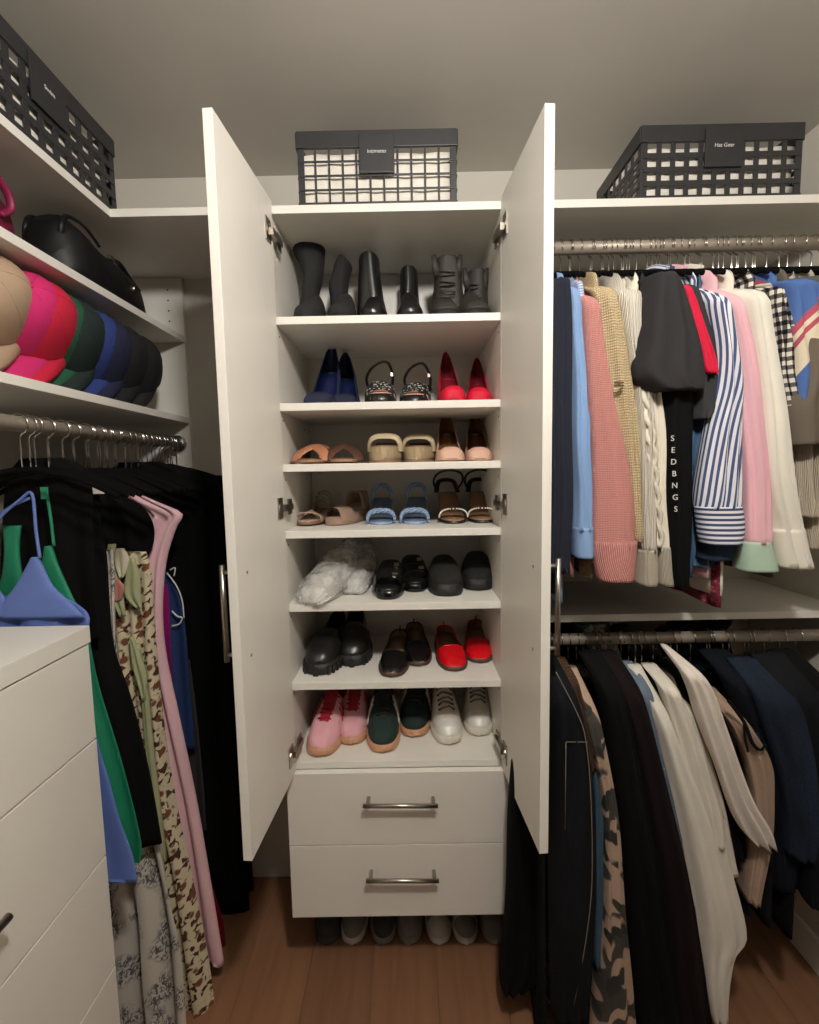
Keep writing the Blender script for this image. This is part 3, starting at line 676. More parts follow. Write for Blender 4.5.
# row 5
z = SH[5]
def bagmat():
    n = N('clear_plastic_bag'); n.b.inputs['Base Color'].default_value = (.82, .81, .78, 1); n.b.inputs['Roughness'].default_value = .25
    nz = n.n('ShaderNodeTexNoise', Scale=30.0, Detail=3.0); tc = n.n('ShaderNodeTexCoord'); n.l(tc.outputs['Object'], nz.inputs['Vector']); n.bump(nz.outputs[0], .8, .01)
    r = n.ramp(nz.outputs[0], [(.3, (.2, .2, .2, 1)), (.7, (.62, .62, .62, 1))]); n.l(r, n.b.inputs['Alpha']); return n.m
BAG = bagmat(); PALE = mat('pale_grey_fabric', (186, 182, 174), .8, kind='fabric')
for k, (rows, Y, px, py, rz) in enumerate((([(553, 314, 320), (562, 308, 330), (575, 303, 334), (590, 299, 334), (604, 297, 326)], 1.28, 312, 604, R(-18)), ([(546, 350, 356), (556, 340, 364), (568, 336, 369), (582, 335, 370), (594, 337, 366)], 1.31, 351, 594, R(-4)))):
    t = shoe('bagged_shoe', 'pale shoe wrapped in a clear plastic bag', 'shoes wrapped in plastic bags', px, py, z, rz)
    flat(t, PALE, mat('white_cloth', (214, 210, 202), .8), PALE, .21, .08, .45, .055, False)
    rows_ = []; rnd = random.Random(k+3); inv = Matrix.Rotation(-rz, 3, 'Z')
    for i, (ya, hw, zz) in enumerate(((-.012, .03, .012), (.0, .046, .035), (.04, .053, .062), (.09, .055, .088), (.14, .055, .108), (.19, .05, .126), (.225, .04, .138), (.232, .03, .142))):
        ring = []
        for j in range(25):
            a_ = 2*PI*j/24; c, s_ = math.cos(a_), math.sin(a_); rr = 1+.1*math.sin(3*j+i*1.3+k)*(1 if j % 24 else 0)+.05*rnd.uniform(-1, 1)*(1 if j % 24 else 0)
            ring.append((hw*rr*math.copysign(abs(c)**.8, c), ya+.006*math.sin(j*2.1+i), max(.0008, zz*.5+zz*.5*rr*s_)))
        rows_.append(ring)
    MB().quadgrid(rows_, None, True, True).obj('plastic_bag', BAG, t)
for k, (px, py, rz) in enumerate(((387, 600, R(-3)), (416, 589, R(4)))):
    t = shoe('slide_sandal', 'black two-strap slide sandal with buckles', 'black slide sandals', px, py, z, rz)
    footbed(t, PATENT, BLK, lambda q: .004*sst(.3, 1, q), .23, .086, .018)
    for f0, f1, hh in ((.11, .28, .05), (.34, .54, .066)):
        upper(.23, .092, lambda q: .014, lambda q: .02+hh*(.72+.28*sst(f0, f1, q)), end=f1, front=f0, e=.62).obj('strap', PATENT, t)
        MB().box(.012, .026, (f0+f1)/2*.23-.009, (f0+f1)/2*.23+.009, .02+hh*.78, .02+hh*.9).obj('buckle', STEEL, t, False, .001)
    for q in (-1, 1): MB().box(q*.005-.003, q*.005+.003, .185, .215, .033, .0345).obj('heel_print', LETTER, t, False)
for k, (px, py, rz) in enumerate(((449, 597, R(3)), (478, 588, R(-6)))):
    t = shoe('platform_clog', 'matt black backless clog with rubber platform', 'black platform clogs', px, py, z, rz)
    solep(.23, .096, lambda q: .004*(1-sst(0, .1, q)), lambda q: .034+.01*sst(.3, 1, q), WF, 1, .002).obj('platform', BLKS, t)
    solep(.23, .09, lambda q: .034+.01*sst(.3, 1, q), lambda q: .037+.01*sst(.3, 1, q), WF, .92).obj('footbed', BLKM, t)
    upper(.23, .094, lambda q: .03, lambda q: .05+.045*sst(-.05, .5, q), end=.56).obj('upper', BLKM, t)
# row 6
z = SH[6]
for k, (px, py, rz) in enumerate(((316, 676, R(-7)), (352, 667, R(3)))):
    t = shoe('lug_loafer', 'black leather loafer with ridged lug sole', 'black lug-sole loafers', px, py, z, rz)
    flat(t, BLK, BLKM, BLKS, .25, .1, .5, .062, False, True, .03, WF, 55)
    MB().tube(arch(.09, .046, .045, .044, 0, 0, 14), .0025, 8, .012).obj('saddle_strap', BLK, t)
for k, (px, py, rz) in enumerate(((391, 678, R(-5)), (419, 667, R(3)))):
    t = shoe('ballet_flat', 'shiny black slip-on flat with tan lining', 'black flats', px, py, z, rz)
    flat(t, PATENT, TANI, mat('brown_sole', (74, 54, 44), .6), .235, .082, .34, .036)
for k, (px, py, rz) in enumerate(((456, 672, R(4)), (480, 661, R(-5)))):
    t = shoe('ballet_flat', 'bright red slip-on flat with tan lining', 'red flats', px, py, z, rz)
    flat(t, REDP, TANI, mat('brown_sole', (74, 54, 44), .6), .235, .084, .3, .036)
# row 7
z = SH[7]
PNK = mat('pink_suede', (232, 172, 180), .8, kind='fabric'); CRIM = mat('crimson_suede', (168, 18, 44), .7, kind='fabric'); GUM = mat('gum_rubber', (196, 146, 112), .5); WHT = mat('off_white_leather', (216, 210, 198), .5)
for k, (px, py, rz) in enumerate(((317, 758, R(-9)), (350, 746, R(-1)))):
    t = shoe('sneaker', 'pink suede sneaker with crimson laces and gum sole', 'pink sneakers', px, py, z, rz)
    sneaker(t, PNK, GUM, CRIM, CRIM, PNK, .25, .092, CRIM)
GRN = mat('dark_green_suede', (24, 46, 42), .85, kind='fabric'); BLGRN = mat('black_green', (26, 30, 28), .7)
for k, (px, py, rz) in enumerate(((383, 754, R(2)), (413, 736, R(-6)))):
    t = shoe('sneaker', 'dark green suede sneaker with white stripes', 'green sneakers', px, py, z, rz)
    sneaker(t, GRN, GUM, BLGRN, BLGRN, None, .25, .092, WHT)
for k, (px, py, rz) in enumerate(((450, 746, R(3)), (479, 731, R(-6)))):
    t = shoe('sneaker', 'worn white canvas sneaker with dark eyelets', 'white sneakers', px, py, z, rz)
    sneaker(t, WHT, mat('cream_rubber', (214, 206, 190), .5), mat('grey_lace', (120, 112, 100), .8), WHT, mat('white_toe_rubber', (226, 222, 214), .35), .25, .088, None, .16)
    ey = bpy.data.meshes.get('eyelet') or MB().tube([(0, 0, -.001), (0, 0, .002)], .0032, 8).mesh('eyelet', DARKHOLE)
    for q in range(5):
        for s in (-1, 1): inst('eyelet', ey, t, (s*.021, (.27+.058*q)*.25, .026+.03+.03*sst(.1, .4, .27+.058*q)+.022*sst(.35, .55, .27+.058*q)-.003))
# on the floor under the cabinet
GRT = mat('grey_mesh', (126, 122, 116), .8, kind='fabric'); DKT = mat('charcoal_mesh', (62, 62, 62), .8, kind='fabric'); WMT = mat('white_mesh', (200, 196, 188), .7, kind='fabric')
for px, m, ms, cap, lab in ((326, DKT, DKT, None, 'charcoal running shoe, outermost in the row under the drawers'), (352, GRT, WMT, GRT, 'grey running shoe with a white sole under the drawers, between two charcoal ones'),
        (383, DKT, GRT, None, 'charcoal running shoe with grey sole under the drawers'), (410, GRT, GRT, None, 'plain grey running shoe under the middle of the drawers'),
        (440, GRT, WMT, WMT, 'grey running shoe with a white toe guard under the drawers'), (467, WMT, WMT, GRT, 'white running shoe with grey toe guard under the drawers'), (497, GRT, GRT, GRT, 'grey running shoe partly behind the black trousers under the drawers')):
    t = shoe('running_shoe', lab, 'running shoes on the floor under the cabinet', px, 946, .0, 0)
    sneaker(t, m, ms, GRT, m, cap, .25, .08 if px != 326 else .085)

# ------------------------------------------------------------------ caps and handbags on the left shelves
def cap(label, pos, d, up, m, mb_=None, R_=.083, emblem=None):
    d = Vector(d).normalized(); up = Vector(up); up = (up-d*up.dot(d)).normalized(); sd = up.cross(d)
    t = thing('baseball_cap', label, 'cap', pos, 0, 'baseball caps on the shelf')
    t.rotation_euler = Matrix(((d.x, sd.x, up.x), (d.y, sd.y, up.y), (d.z, sd.z, up.z))).to_euler()
    def crown(r, th): # th around, r 0 base..1 top
        a = PI/2*r; k = math.cos(a)**.8 if r < 1 else 0
        return Vector((R_*1.12*k*math.cos(th)+(.008*math.sin(a)), R_*.95*k*math.sin(th), .118*math.sin(a)**.95*(1+.05*math.cos(th)*math.cos(a))))
    rows = [[crown(i/9, 2*PI*j/32) for j in range(33)] for i in range(10)]
    MB().quadgrid(rows, [[(j*.016, i*.014) for j in range(33)] for i in range(10)]).obj('crown', m, t)
    rows = [[crown(i/9, 2*PI*j/32)*.965 for j in range(33)] for i in range(10)]
    MB().quadgrid(rows).obj('lining', m, t)
    for k in range(3):
        th = PI*k/3+PI/6*0
        pts = [crown(i/6, th)*1.004 for i in range(6)]+[crown(.999, th)*1.004]+[crown(i/6, th+PI)*1.004 for i in range(5, -1, -1)]
        MB().tube(pts, .0012, 5).obj('seam', m, t)
    MB().ball(crown(1, 0)+Vector((0, 0, .001)), .006, .003).obj('button', m, t)
    top, bot = [], []
    for i in range(7):
        f = i/6; row = []
        for j in range(17):
            th = (-1+2*j/16)*1.32; c, s_ = math.cos(th), math.sin(th)
            x_ = R_*1.1*c+f*.08*max(0, math.cos(th*1.15))**.5; y_ = R_*.95*s_*(1-.04*f)
            row.append(Vector((x_, y_, -.002-5.2*y_*y_*f*.85-.008*f)))
        top.append(row); bot.append([v-Vector((0, 0, .003)) for v in row])
    grid = [a_+b_[::-1]+[a_[0]] for a_, b_ in zip(top, bot)]
    MB().quadgrid(grid, [[(p.x, p.y) for p in r] for r in grid], True, True).obj('brim', mb_ or m, t)
    if emblem:
        c = crown(.42, .0); 
        for q in (-1, 1): MB().tube([c+Vector((.002, q*.009, -.008)), c+Vector((-.003, q*.002, .01))], .0022, 6).obj('emblem', emblem, t)
    return t
def capm(k, c): return mat(k, c, .85, kind='fabric')
D_ = (-.02, -.5, -.86); U_ = (.63, -.57, .33)
zc_ = Z3+.15
CAPS = [('tan cap with pale mesh lying nearest the dresser on the shelf', (-.822, .885), capm('tan_cotton', (176, 150, 124)), None, None),
        ('hot pink baseball cap between the tan and the red cap', (-.812, .955), capm('hot_pink_cotton', (205, 34, 108)), None, None),
        ('bright red baseball cap tucked behind the pink cap', (-.806, .98), capm('red_cotton', (200, 20, 58)), None, None),
        ('green baseball cap behind the red cap', (-.81, 1.035), capm('green_cotton', (22, 84, 56)), None, None),
        ('dark bottle-green baseball cap between the green and the blue cap', (-.8, 1.062), capm('bottle_green_cotton', (20, 38, 36)), None, None),
        ('royal blue baseball cap with a small white emblem', (-.798, 1.125), capm('royal_blue_cotton', (38, 58, 124)), None, LETTER),
        ('navy baseball cap behind the royal blue cap', (-.79, 1.152), capm('navy_cotton', (24, 30, 62)), None, None),
        ('black baseball cap behind the navy cap', (-.785, 1.21), capm('black_cotton', (20, 20, 22)), None, None),
        ('black baseball cap, last in the row beside the end panel', (-.785, 1.275), capm('black_cotton', (20, 20, 22)), None, None)]
for k, (lab, (x_, y_), m, mb_, em) in enumerate(CAPS):
    f_ = k/8; d_ = Vector(D_).lerp(Vector((.1, -.78, -.66)), f_); u_ = Vector(U_).lerp(Vector((.5, -.45, .62)), f_)
    cap(lab, (x_-.0, y_+.03, zc_-.046*f_), d_, u_, m, mb_, .078, em)

def bag_body(name, stations, xc, zb, m, parent, e=.6):
    rows, uvs = [], []
    for y_, h, dx, off in stations:
        rows.append([]); uvs.append([])
        for j in range(25):
            th = 2*PI*j/24; c, s_ = math.cos(th), math.sin(th)
            zz = h/2+h/2*math.copysign(abs(s_)**e, s_)
            rows[-1].append((xc+off+dx*math.copysign(abs(c)**e, c)*(1-.3*zz/max(h, .01)), y_, zb+zz)); uvs[-1].append((th*.05, y_))
    return MB().quadgrid(rows, uvs, True, True).rel(parent.location).obj(name, m, parent)
BAGL = mat('black_grained_leather', (17, 17, 18), .5, spec=.3)
hb = thing('handbag', 'slouchy black leather handbag lying on the shelf above the caps', 'handbag', (-.83, 1.2, Z2+.0006))
bag_body('body', [(1.035, .06, .02, 0), (1.045, .12, .05, .01), (1.07, .148, .07, .015), (1.1, .14, .08, .015), (1.17, .12, .085, .01), (1.24, .118, .085, .01), (1.31, .105, .08, .01), (1.36, .07, .06, .005), (1.39, .02, .02, 0)], -.82, Z2+.0006, BAGL, hb)
for xo in (.05, -.03):
    MB().tube(cat_([(xo, -.135, .07), (xo+.015, -.148, .115), (xo+.01, -.12, .148), (xo+.02, -.08, .145), (xo+.025, -.04, .12)], 6), .0035, 8, .006).obj('handle', BAGL, hb)
MB().tube(cat_([(.05, .03, .12), (.045, .08, .135), (.04, .13, .118), (.05, .16, .09)], 6), .005, 8, .008).obj('strap', BAGL, hb)
MB().tube([(.02, -.125, .144), (.02, -.03, .119), (.02, .1, .103)], .003, 6).obj('zip', STEEL, hb)
for y_ in (.03, -.06): MB().box(.055, .062, y_-.01, y_+.01, .118, .13).obj('buckle', STEEL, hb, False, .002)
MB().tube([(.092, .05, .05), (.094, .05, .062)], .008, 10, .002).obj('stud', STEEL, hb)
PKL = mat('magenta_leather', (122, 16, 62), .5)
pb = thing('handbag', 'magenta leather handbag standing ahead of the black one', 'handbag', (-.83, .86, Z2+.0006))
bag_body('body', [(.68, .1, .02, 0), (.69, .15, .05, 0), (.74, .17, .06, 0), (.82, .175, .065, 0), (.89, .15, .065, 0), (.945, .105, .055, 0), (.96, .07, .03, 0)], -.83, Z2+.0006, PKL, pb)
MB().tube(cat_([(.05, -.03, .08), (.062, .0, .115), (.064, .03, .12), (.066, .055, .1), (.064, .06, .075), (.06, .04, .055)], 6), .005, 8, .008).obj('handle', PKL, pb)
MB().tube([(.066, .03, .112), (.07, .032, .112)], .007, 10).obj('ring', STEEL, pb)

# ------------------------------------------------------------------ hangers and hanging clothes
_a = [(.0195*math.cos(q), 0, .0195*math.sin(q)+.0) for q in [math.radians(v) for v in range(205, -76, -14)]]
HOOK = MB().tube(_a+[(.0, 0, -.026), (0, 0, -.05), (0, 0, -.09)], .0016, 6).mesh('hook', CHROME)
HBODY = MB().tube(cat_([(-.19, 0, -.143), (-.12, 0, -.111), (-.04, 0, -.092), (0, 0, -.088), (.04, 0, -.092), (.12, 0, -.111), (.19, 0, -.143)], 4), .0055, 6, .0028, up=(0, 0, 1)).mesh('shoulder_bar', VELVET)
def hanger(p, rz, label, grp):
    t = thing('clothes_hanger', label, 'hanger', tuple(p), rz, grp); inst('hook', HOOK, t); inst('shoulder_bar', HBODY, t); return t
def swapxy(mb): mb.v = [(y_, x_, z_) for x_, y_, z_ in mb.v]; mb.f = [f[::-1] for f in mb.f]; return mb
def garment_right(name, label, cat, m, rows, Yf, ZR, hem, cuff=None, b=.034, fold=.007, bm=None, grp=None, thick=.017, part='sleeve', depth=.185, dx=0, collar=False, hang=True, legs=False):
    pts = rowring(rows, Yf, b); x0 = pts[0][0]+dx
    t = thing(name, label, cat, (x0, RY, ZR), 0, grp); seed = len(label)*7+int(rows[0][1])
    L0 = (x0, RY, ZR)
    # body across the hanger: thin along the rod, wide towards the aisle
    zt_, zb_ = ZR-.086, at(rows[-1][1], hem, RY).z
    bp = [(RY, zt_, .03), (RY, zt_-.012, .085), (RY, zt_-.035, depth*.82), (RY, zt_-.065, depth), (RY, zt_-.16, depth*.98)]+[(RY, zt_-.16+(zb_-zt_+.16)*k/4, depth*(.98+.012*k)) for k in range(1, 5)]
    swapxy(loft(bp, x0, lambda q: thick*(.45+.55*sst(0, .3, q)), 30, 26, .85, .007, 2.2, seed)).rel(L0).obj('body', bm or m, t)
    # sleeve towards the aisle and the one by the wall
    s_ = loft(pts, Yf, b, 34, 30, .85, fold, 3.2, seed+1, yoff=lambda q: .06*(1-sst(0, .16, q)), bgrow=1)
    far = MB(); far.v = [(x_, 2*RY-y_-.0, z_) for x_, y_, z_ in s_.v]; far.f = [f[::-1] for f in s_.f]; far.uv = list(s_.uv)
    s_.rel(L0); far.v = [(x_, min(y_, YB-.006), z_) for x_, y_, z_ in far.v]; far.rel(L0)
    so = s_.obj(part, m, t); far.obj(part, m, t)
    if cuff:
        crow, cm = cuff
        loft(rowring(crow, Yf, b), Yf-.001, b*1.06, 26, 8, .85, .001, 2, seed+2).rel(L0).obj('cuff', cm, so)
    if collar:
        MB().tube(cat_([(0, -.07, -.095), (.016, -.03, -.074), (.018, .03, -.072), (0, .07, -.09), (-.018, .03, -.072), (-.016, -.03, -.074), (0, -.07, -.095)], 4), .016, 8, .004, up=(0, 0, 1)).obj('collar', m, t)
    if hang: hanger((x0, RY, ZR), PI/2, hang_label[0], hang_label[1])
    return t
fab = lambda k, c, kind='fabric', r=.85, **kw: mat(k, c, r, kind=kind, spec=.5 if r < .7 else .12, **kw)
hang_label = ('black velvet hanger with chrome hook on the rod above the shirts', 'hangers on the shirt rod')
NAVY = fab('navy_wool', (40, 43, 54)); BLKF = fab('black_cloth', (13, 13, 14)); BLK2 = fab('soft_black_cloth', (20, 19, 21))
U = [
 ('sweater', 'charcoal navy sweater hanging right beside the open cabinet door', 'sweater', NAVY, [(276, 550, 566), (300, 549, 569), (400, 548, 570), (500, 547, 570), (570, 546, 568)], .985, 575, None, {}),
 ('shirt', 'light blue shirt with buttoned cuff between the navy and the pink sweater', 'shirt', fab('light_blue_cotton', (136, 166, 206)), [(276, 564, 573), (320, 566, 580), (400, 569, 586), (470, 571, 588), (530, 572, 590)], .985, 582, ([(526, 571.5, 590.5), (556, 572, 591.5)], fab('light_blue_cotton', (136, 166, 206))), {'collar': True}),
 ('striped_blouse', 'pale blue blouse with thin white stripes behind the light blue shirt', 'blouse', fab('pale_blue_stripe', (200, 206, 220), 'stripe_v', c2=(128, 146, 190), sc=3), [(276, 571, 578), (300, 572, 580), (350, 575, 583), (420, 578, 586), (470, 580, 586)], 1.01, 520, None, {}),
 ('knit_sweater', 'coral pink knitted sweater with ribbed cuff', 'sweater', fab('coral_knit', (236, 172, 164), 'knit', c2=(204, 138, 130), sc=2.2), [(284, 580, 590), (310, 580, 597), (350, 582, 602), (400, 586, 612), (450, 590, 624), (500, 591, 632), (548, 592, 634)], .97, 560, ([(540, 591, 635), (560, 593, 634), (579, 597, 632)], fab('coral_rib', (232, 166, 158), 'rib', c2=(186, 120, 114), sc=1.6)), {'fold': .003}),
 ('knit_sweater', 'beige waffle-knit cardigan with a small embroidered bee', 'cardigan', fab('beige_waffle', (232, 216, 182), 'knit', c2=(186, 164, 124), sc=1.5), [(276, 592, 610), (300, 594, 616), (340, 600, 624), (385, 607, 631), (440, 614, 636), (500, 622, 638), (540, 624, 638)], .995, 560, None, {'b': .03}),
 ('cream_sweater', 'cream fine-rib sweater with long sleeve beside the waffle cardigan', 'sweater', fab('cream_rib', (234, 227, 212), 'rib', c2=(224, 217, 203), sc=1.6), [(278, 614, 640), (310, 618, 643), (360, 626, 645), (420, 633, 648), (500, 636, 652), (550, 636, 652)], 1.0, 560, ([(548, 635, 653), (583, 635, 653.5)], fab('cream_cuff', (226, 218, 200), 'rib', c2=(180, 168, 146), sc=2.4)), {}),
 ('cable_sweater', 'cream cable-knit sweater with thick twisted sleeve', 'sweater', fab('cream_cable', (234, 226, 208), 'fabric'), [(300, 632, 645), (360, 640, 652), (400, 644, 658), (450, 649, 662), (510, 651, 664), (550, 653, 666)], 1.005, 560, ([(545, 652, 666), (583, 655, 671)], fab('cream_cuff', (226, 218, 200), 'rib', c2=(180, 168, 146), sc=2.4)), {}),
 ('t_shirt', 'faded black t-shirt with a wide short sleeve', 't-shirt', fab('faded_black', (52, 51, 53)), [(270, 648, 664), (285, 645, 674), (310, 642, 684), (345, 638, 693), (376, 634, 699), (392, 648, 697)], .965, 500, None, {'b': .045, 'thick': .02}),
 ('long_sleeve_top', 'black long-sleeve top with white letters running down the sleeve', 'top', BLKF, [(282, 655, 676), (340, 656, 688), (400, 658, 690), (450, 660, 688), (520, 663, 687), (560, 666, 686), (585, 668, 684)], .985, 560, None, {}),
 ('t_shirt', 'dark grey t-shirt with a dark frilled sleeve beside the red top', 't-shirt', fab('dark_grey_jersey', (58, 58, 60)), [(276, 666, 682), (300, 672, 696), (340, 680, 708), (380, 684, 714), (405, 686, 710), (420, 690, 704)], .99, 480, None, {}),
 ('cap_sleeve_blouse', 'crimson red top with a narrow cap sleeve', 'top', fab('crimson_cotton', (212, 42, 72)), [(276, 677, 684), (300, 683, 694), (330, 690, 704), (360, 697, 713), (374, 703, 716)], .955, 430, None, {'b': .012, 'thick': .012}),
 ('denim_shirt', 'blue denim shirt with a long sleeve behind the lettered black top', 'shirt', fab('mid_denim', (66, 92, 122), 'denim', c2=(88, 114, 144), c3=(52, 72, 98)), [(276, 684, 706), (310, 692, 716), (360, 694, 716), (420, 686, 702), (480, 684, 702), (540, 686, 708), (565, 688, 710)], 1.03, 560, None, {'collar': True}),
 ('denim_jacket', 'dark indigo denim jacket with stitched cuff below the striped shirt', 'jacket', fab('indigo_denim', (34, 46, 66), 'denim', c2=(48, 62, 84), c3=(26, 34, 50)), [(280, 690, 706), (340, 702, 722), (420, 704, 728), (500, 700, 730), (535, 700, 730)], 1.0, 560, ([(530, 699, 731), (558, 697, 728)], fab('indigo_denim', (34, 46, 66), 'denim', c2=(48, 62, 84), c3=(26, 34, 50))), {}),
 ('striped_shirt', 'blue and white striped shirt with a gathered sleeve and striped cuff', 'shirt', fab('blue_white_stripe', (222, 222, 226), 'stripe_u', c2=(74, 88, 128), sc=1.25), [(277, 700, 714), (310, 706, 726), (350, 713, 733), (390, 712, 738), (430, 706, 738), (480, 699, 737), (508, 697, 737)], .97, 560, ([(506, 696.5, 738), (526, 698, 741), (543, 701, 738)], fab('blue_white_stripe_cuff', (222, 222, 226), 'stripe_v', c2=(66, 76, 110), sc=1.45)), {'fold': .006, 'collar': True}),
 ('floral_shirt', 'pink striped shirt with flowered yoke and mint green cuff', 'shirt', fab('pink_oxford', (234, 184, 192), 'fabric'), [(277, 713, 731), (310, 719, 738), (350, 727, 746), (400, 734, 754), (450, 738, 760), (500, 740, 763), (542, 740, 765)], .985, 560, ([(540, 737, 766), (556, 736, 770), (569, 736, 774)], fab('mint_cotton', (174, 198, 178))), {'collar': True}),
 ('maroon_top', 'maroon top with red floral print squeezed behind the pink shirt', 'top', fab('maroon_floral', (120, 48, 60), 'floral', c2=(170, 92, 102), c3=(84, 24, 38), sc=2), [(278, 730, 738), (320, 738, 748), (370, 744, 755), (420, 750, 762), (480, 757, 768), (535, 760, 769)], 1.01, 585, None, {}),
 ('linen_shirt', 'white linen shirt with a rolled-up creased sleeve', 'shirt', fab('white_linen', (230, 224, 210)), [(279, 732, 758), (300, 737, 763), (340, 745, 768), (400, 752, 777), (450, 756, 784), (500, 762, 791), (530, 768, 797), (565, 774, 807)], .975, 575, ([(528, 767, 798), (548, 771, 803), (566, 775, 808)], fab('white_linen', (230, 224, 210))), {'fold': .008, 'collar': True}),
 ('gingham_shirt', 'black and white gingham blouse with a short puffed sleeve', 'blouse', fab('black_gingham', (214, 208, 196), 'gingham', c2=(92, 88, 86), c3=(24, 23, 25), sc=1.1), [(280, 758, 767), (300, 762, 775), (330, 768, 783), (360, 771, 788), (388, 774, 791), (408, 776, 787)], .985, 470, None, {}),
 ('striped_sweater', 'blue sweater with cream and dusty red bands across the arm', 'sweater', fab('blue_band_knit', (76, 104, 158), 'bands', c2=(214, 202, 178), c3=(172, 82, 98)), [(274, 775, 798), (300, 780, 812), (340, 782, 818), (375, 784, 822), (404, 786, 800)], .975, 470, None, {'b': .04}),
 ('olive_shirt', 'dark olive grey shirt hanging behind the blue banded sweater', 'shirt', fab('olive_grey', (86, 90, 84)), [(270, 795, 818), (310, 800, 834), (370, 804, 842), (430, 806, 842)], .985, 500, None, {'b': .04}),
 ('jacket', 'taupe jacket with black lining showing at its front edge', 'jacket', fab('taupe_twill', (104, 95, 84)), [(276, 796, 812), (330, 796, 820), (380, 788, 830), (410, 782, 836), (445, 786, 836)], .97, 560, None, {'b': .04}),
 ('beige_sweater', 'beige knitted sweater with a hanging sleeve behind the taupe jacket', 'sweater', fab('beige_fine_knit', (212, 200, 180), 'rib', c2=(200, 186, 164), sc=2), [(300, 788, 806), (400, 792, 812), (440, 791, 812), (480, 792, 812), (516, 793, 808)], 1.0, 540, None, {}),
 ('cream_cardigan', 'oatmeal cardigan hanging nearest the right wall of the shirt rod', 'cardigan', fab('oatmeal_knit', (214, 203, 184), 'rib', c2=(202, 189, 168), sc=2), [(300, 806, 826), (400, 808, 832), (460, 806, 834), (520, 806, 834), (548, 807, 832)], 1.0, 555, None, {}),
]
objs_u = {}
for nm, lab, cat_n, m, rows, Yf, hem, cuff, kw in U:
    objs_u[lab] = garment_right(nm, lab, cat_n, m, rows, Yf, ZRU, hem, cuff, **kw)
# white letters on the black sleeve
bt = objs_u['black long-sleeve top with white letters running down the sleeve']
for k, ch in enumerate('SEDBNGS'):
    p = at(672.5+.55*k, 438.5+11.8*k, .985-.042); text('letter', ch, .0165, LETTER, bt, tuple(p-bt.location), (PI/2, 0, 0), .0006)
bc = objs_u['beige waffle-knit cardigan with a small embroidered bee']
p = at(619, 384, .985-.035)-bc.location; EMB = mat('brown_thread', (96, 74, 48), .8)
e_ = MB().ball(tuple(p), .0028, .006, .002)
for sx in (-1, 1):
    for sz in (-1, 1): e_.ball((p.x+sx*.006, p.y, p.z+sz*.003), .005, .0022, .0015)
e_.obj('bee_embroidery', EMB, bc)
cs = objs_u['cream cable-knit sweater with thick twisted sleeve']
for ph in (0, PI):
    MB().tube([at(645+(k/60)**.8*14.5+3.2*math.sin(k*.42+ph), 385+k*2.7, 1.005-.034-.004*math.cos(k*.42+ph)) for k in range(61)], .0055, 7).rel(cs.location).obj('cable_twist', MATS['cream_cable'], cs)
# empty hangers between the shirts
for k in range(26):
    x_ = .36+k*.0275+random.uniform(-.006, .006)
    hanger((x_, RY, ZRU), PI/2+random.uniform(-.06, .06), hang_label[0], hang_label[1])

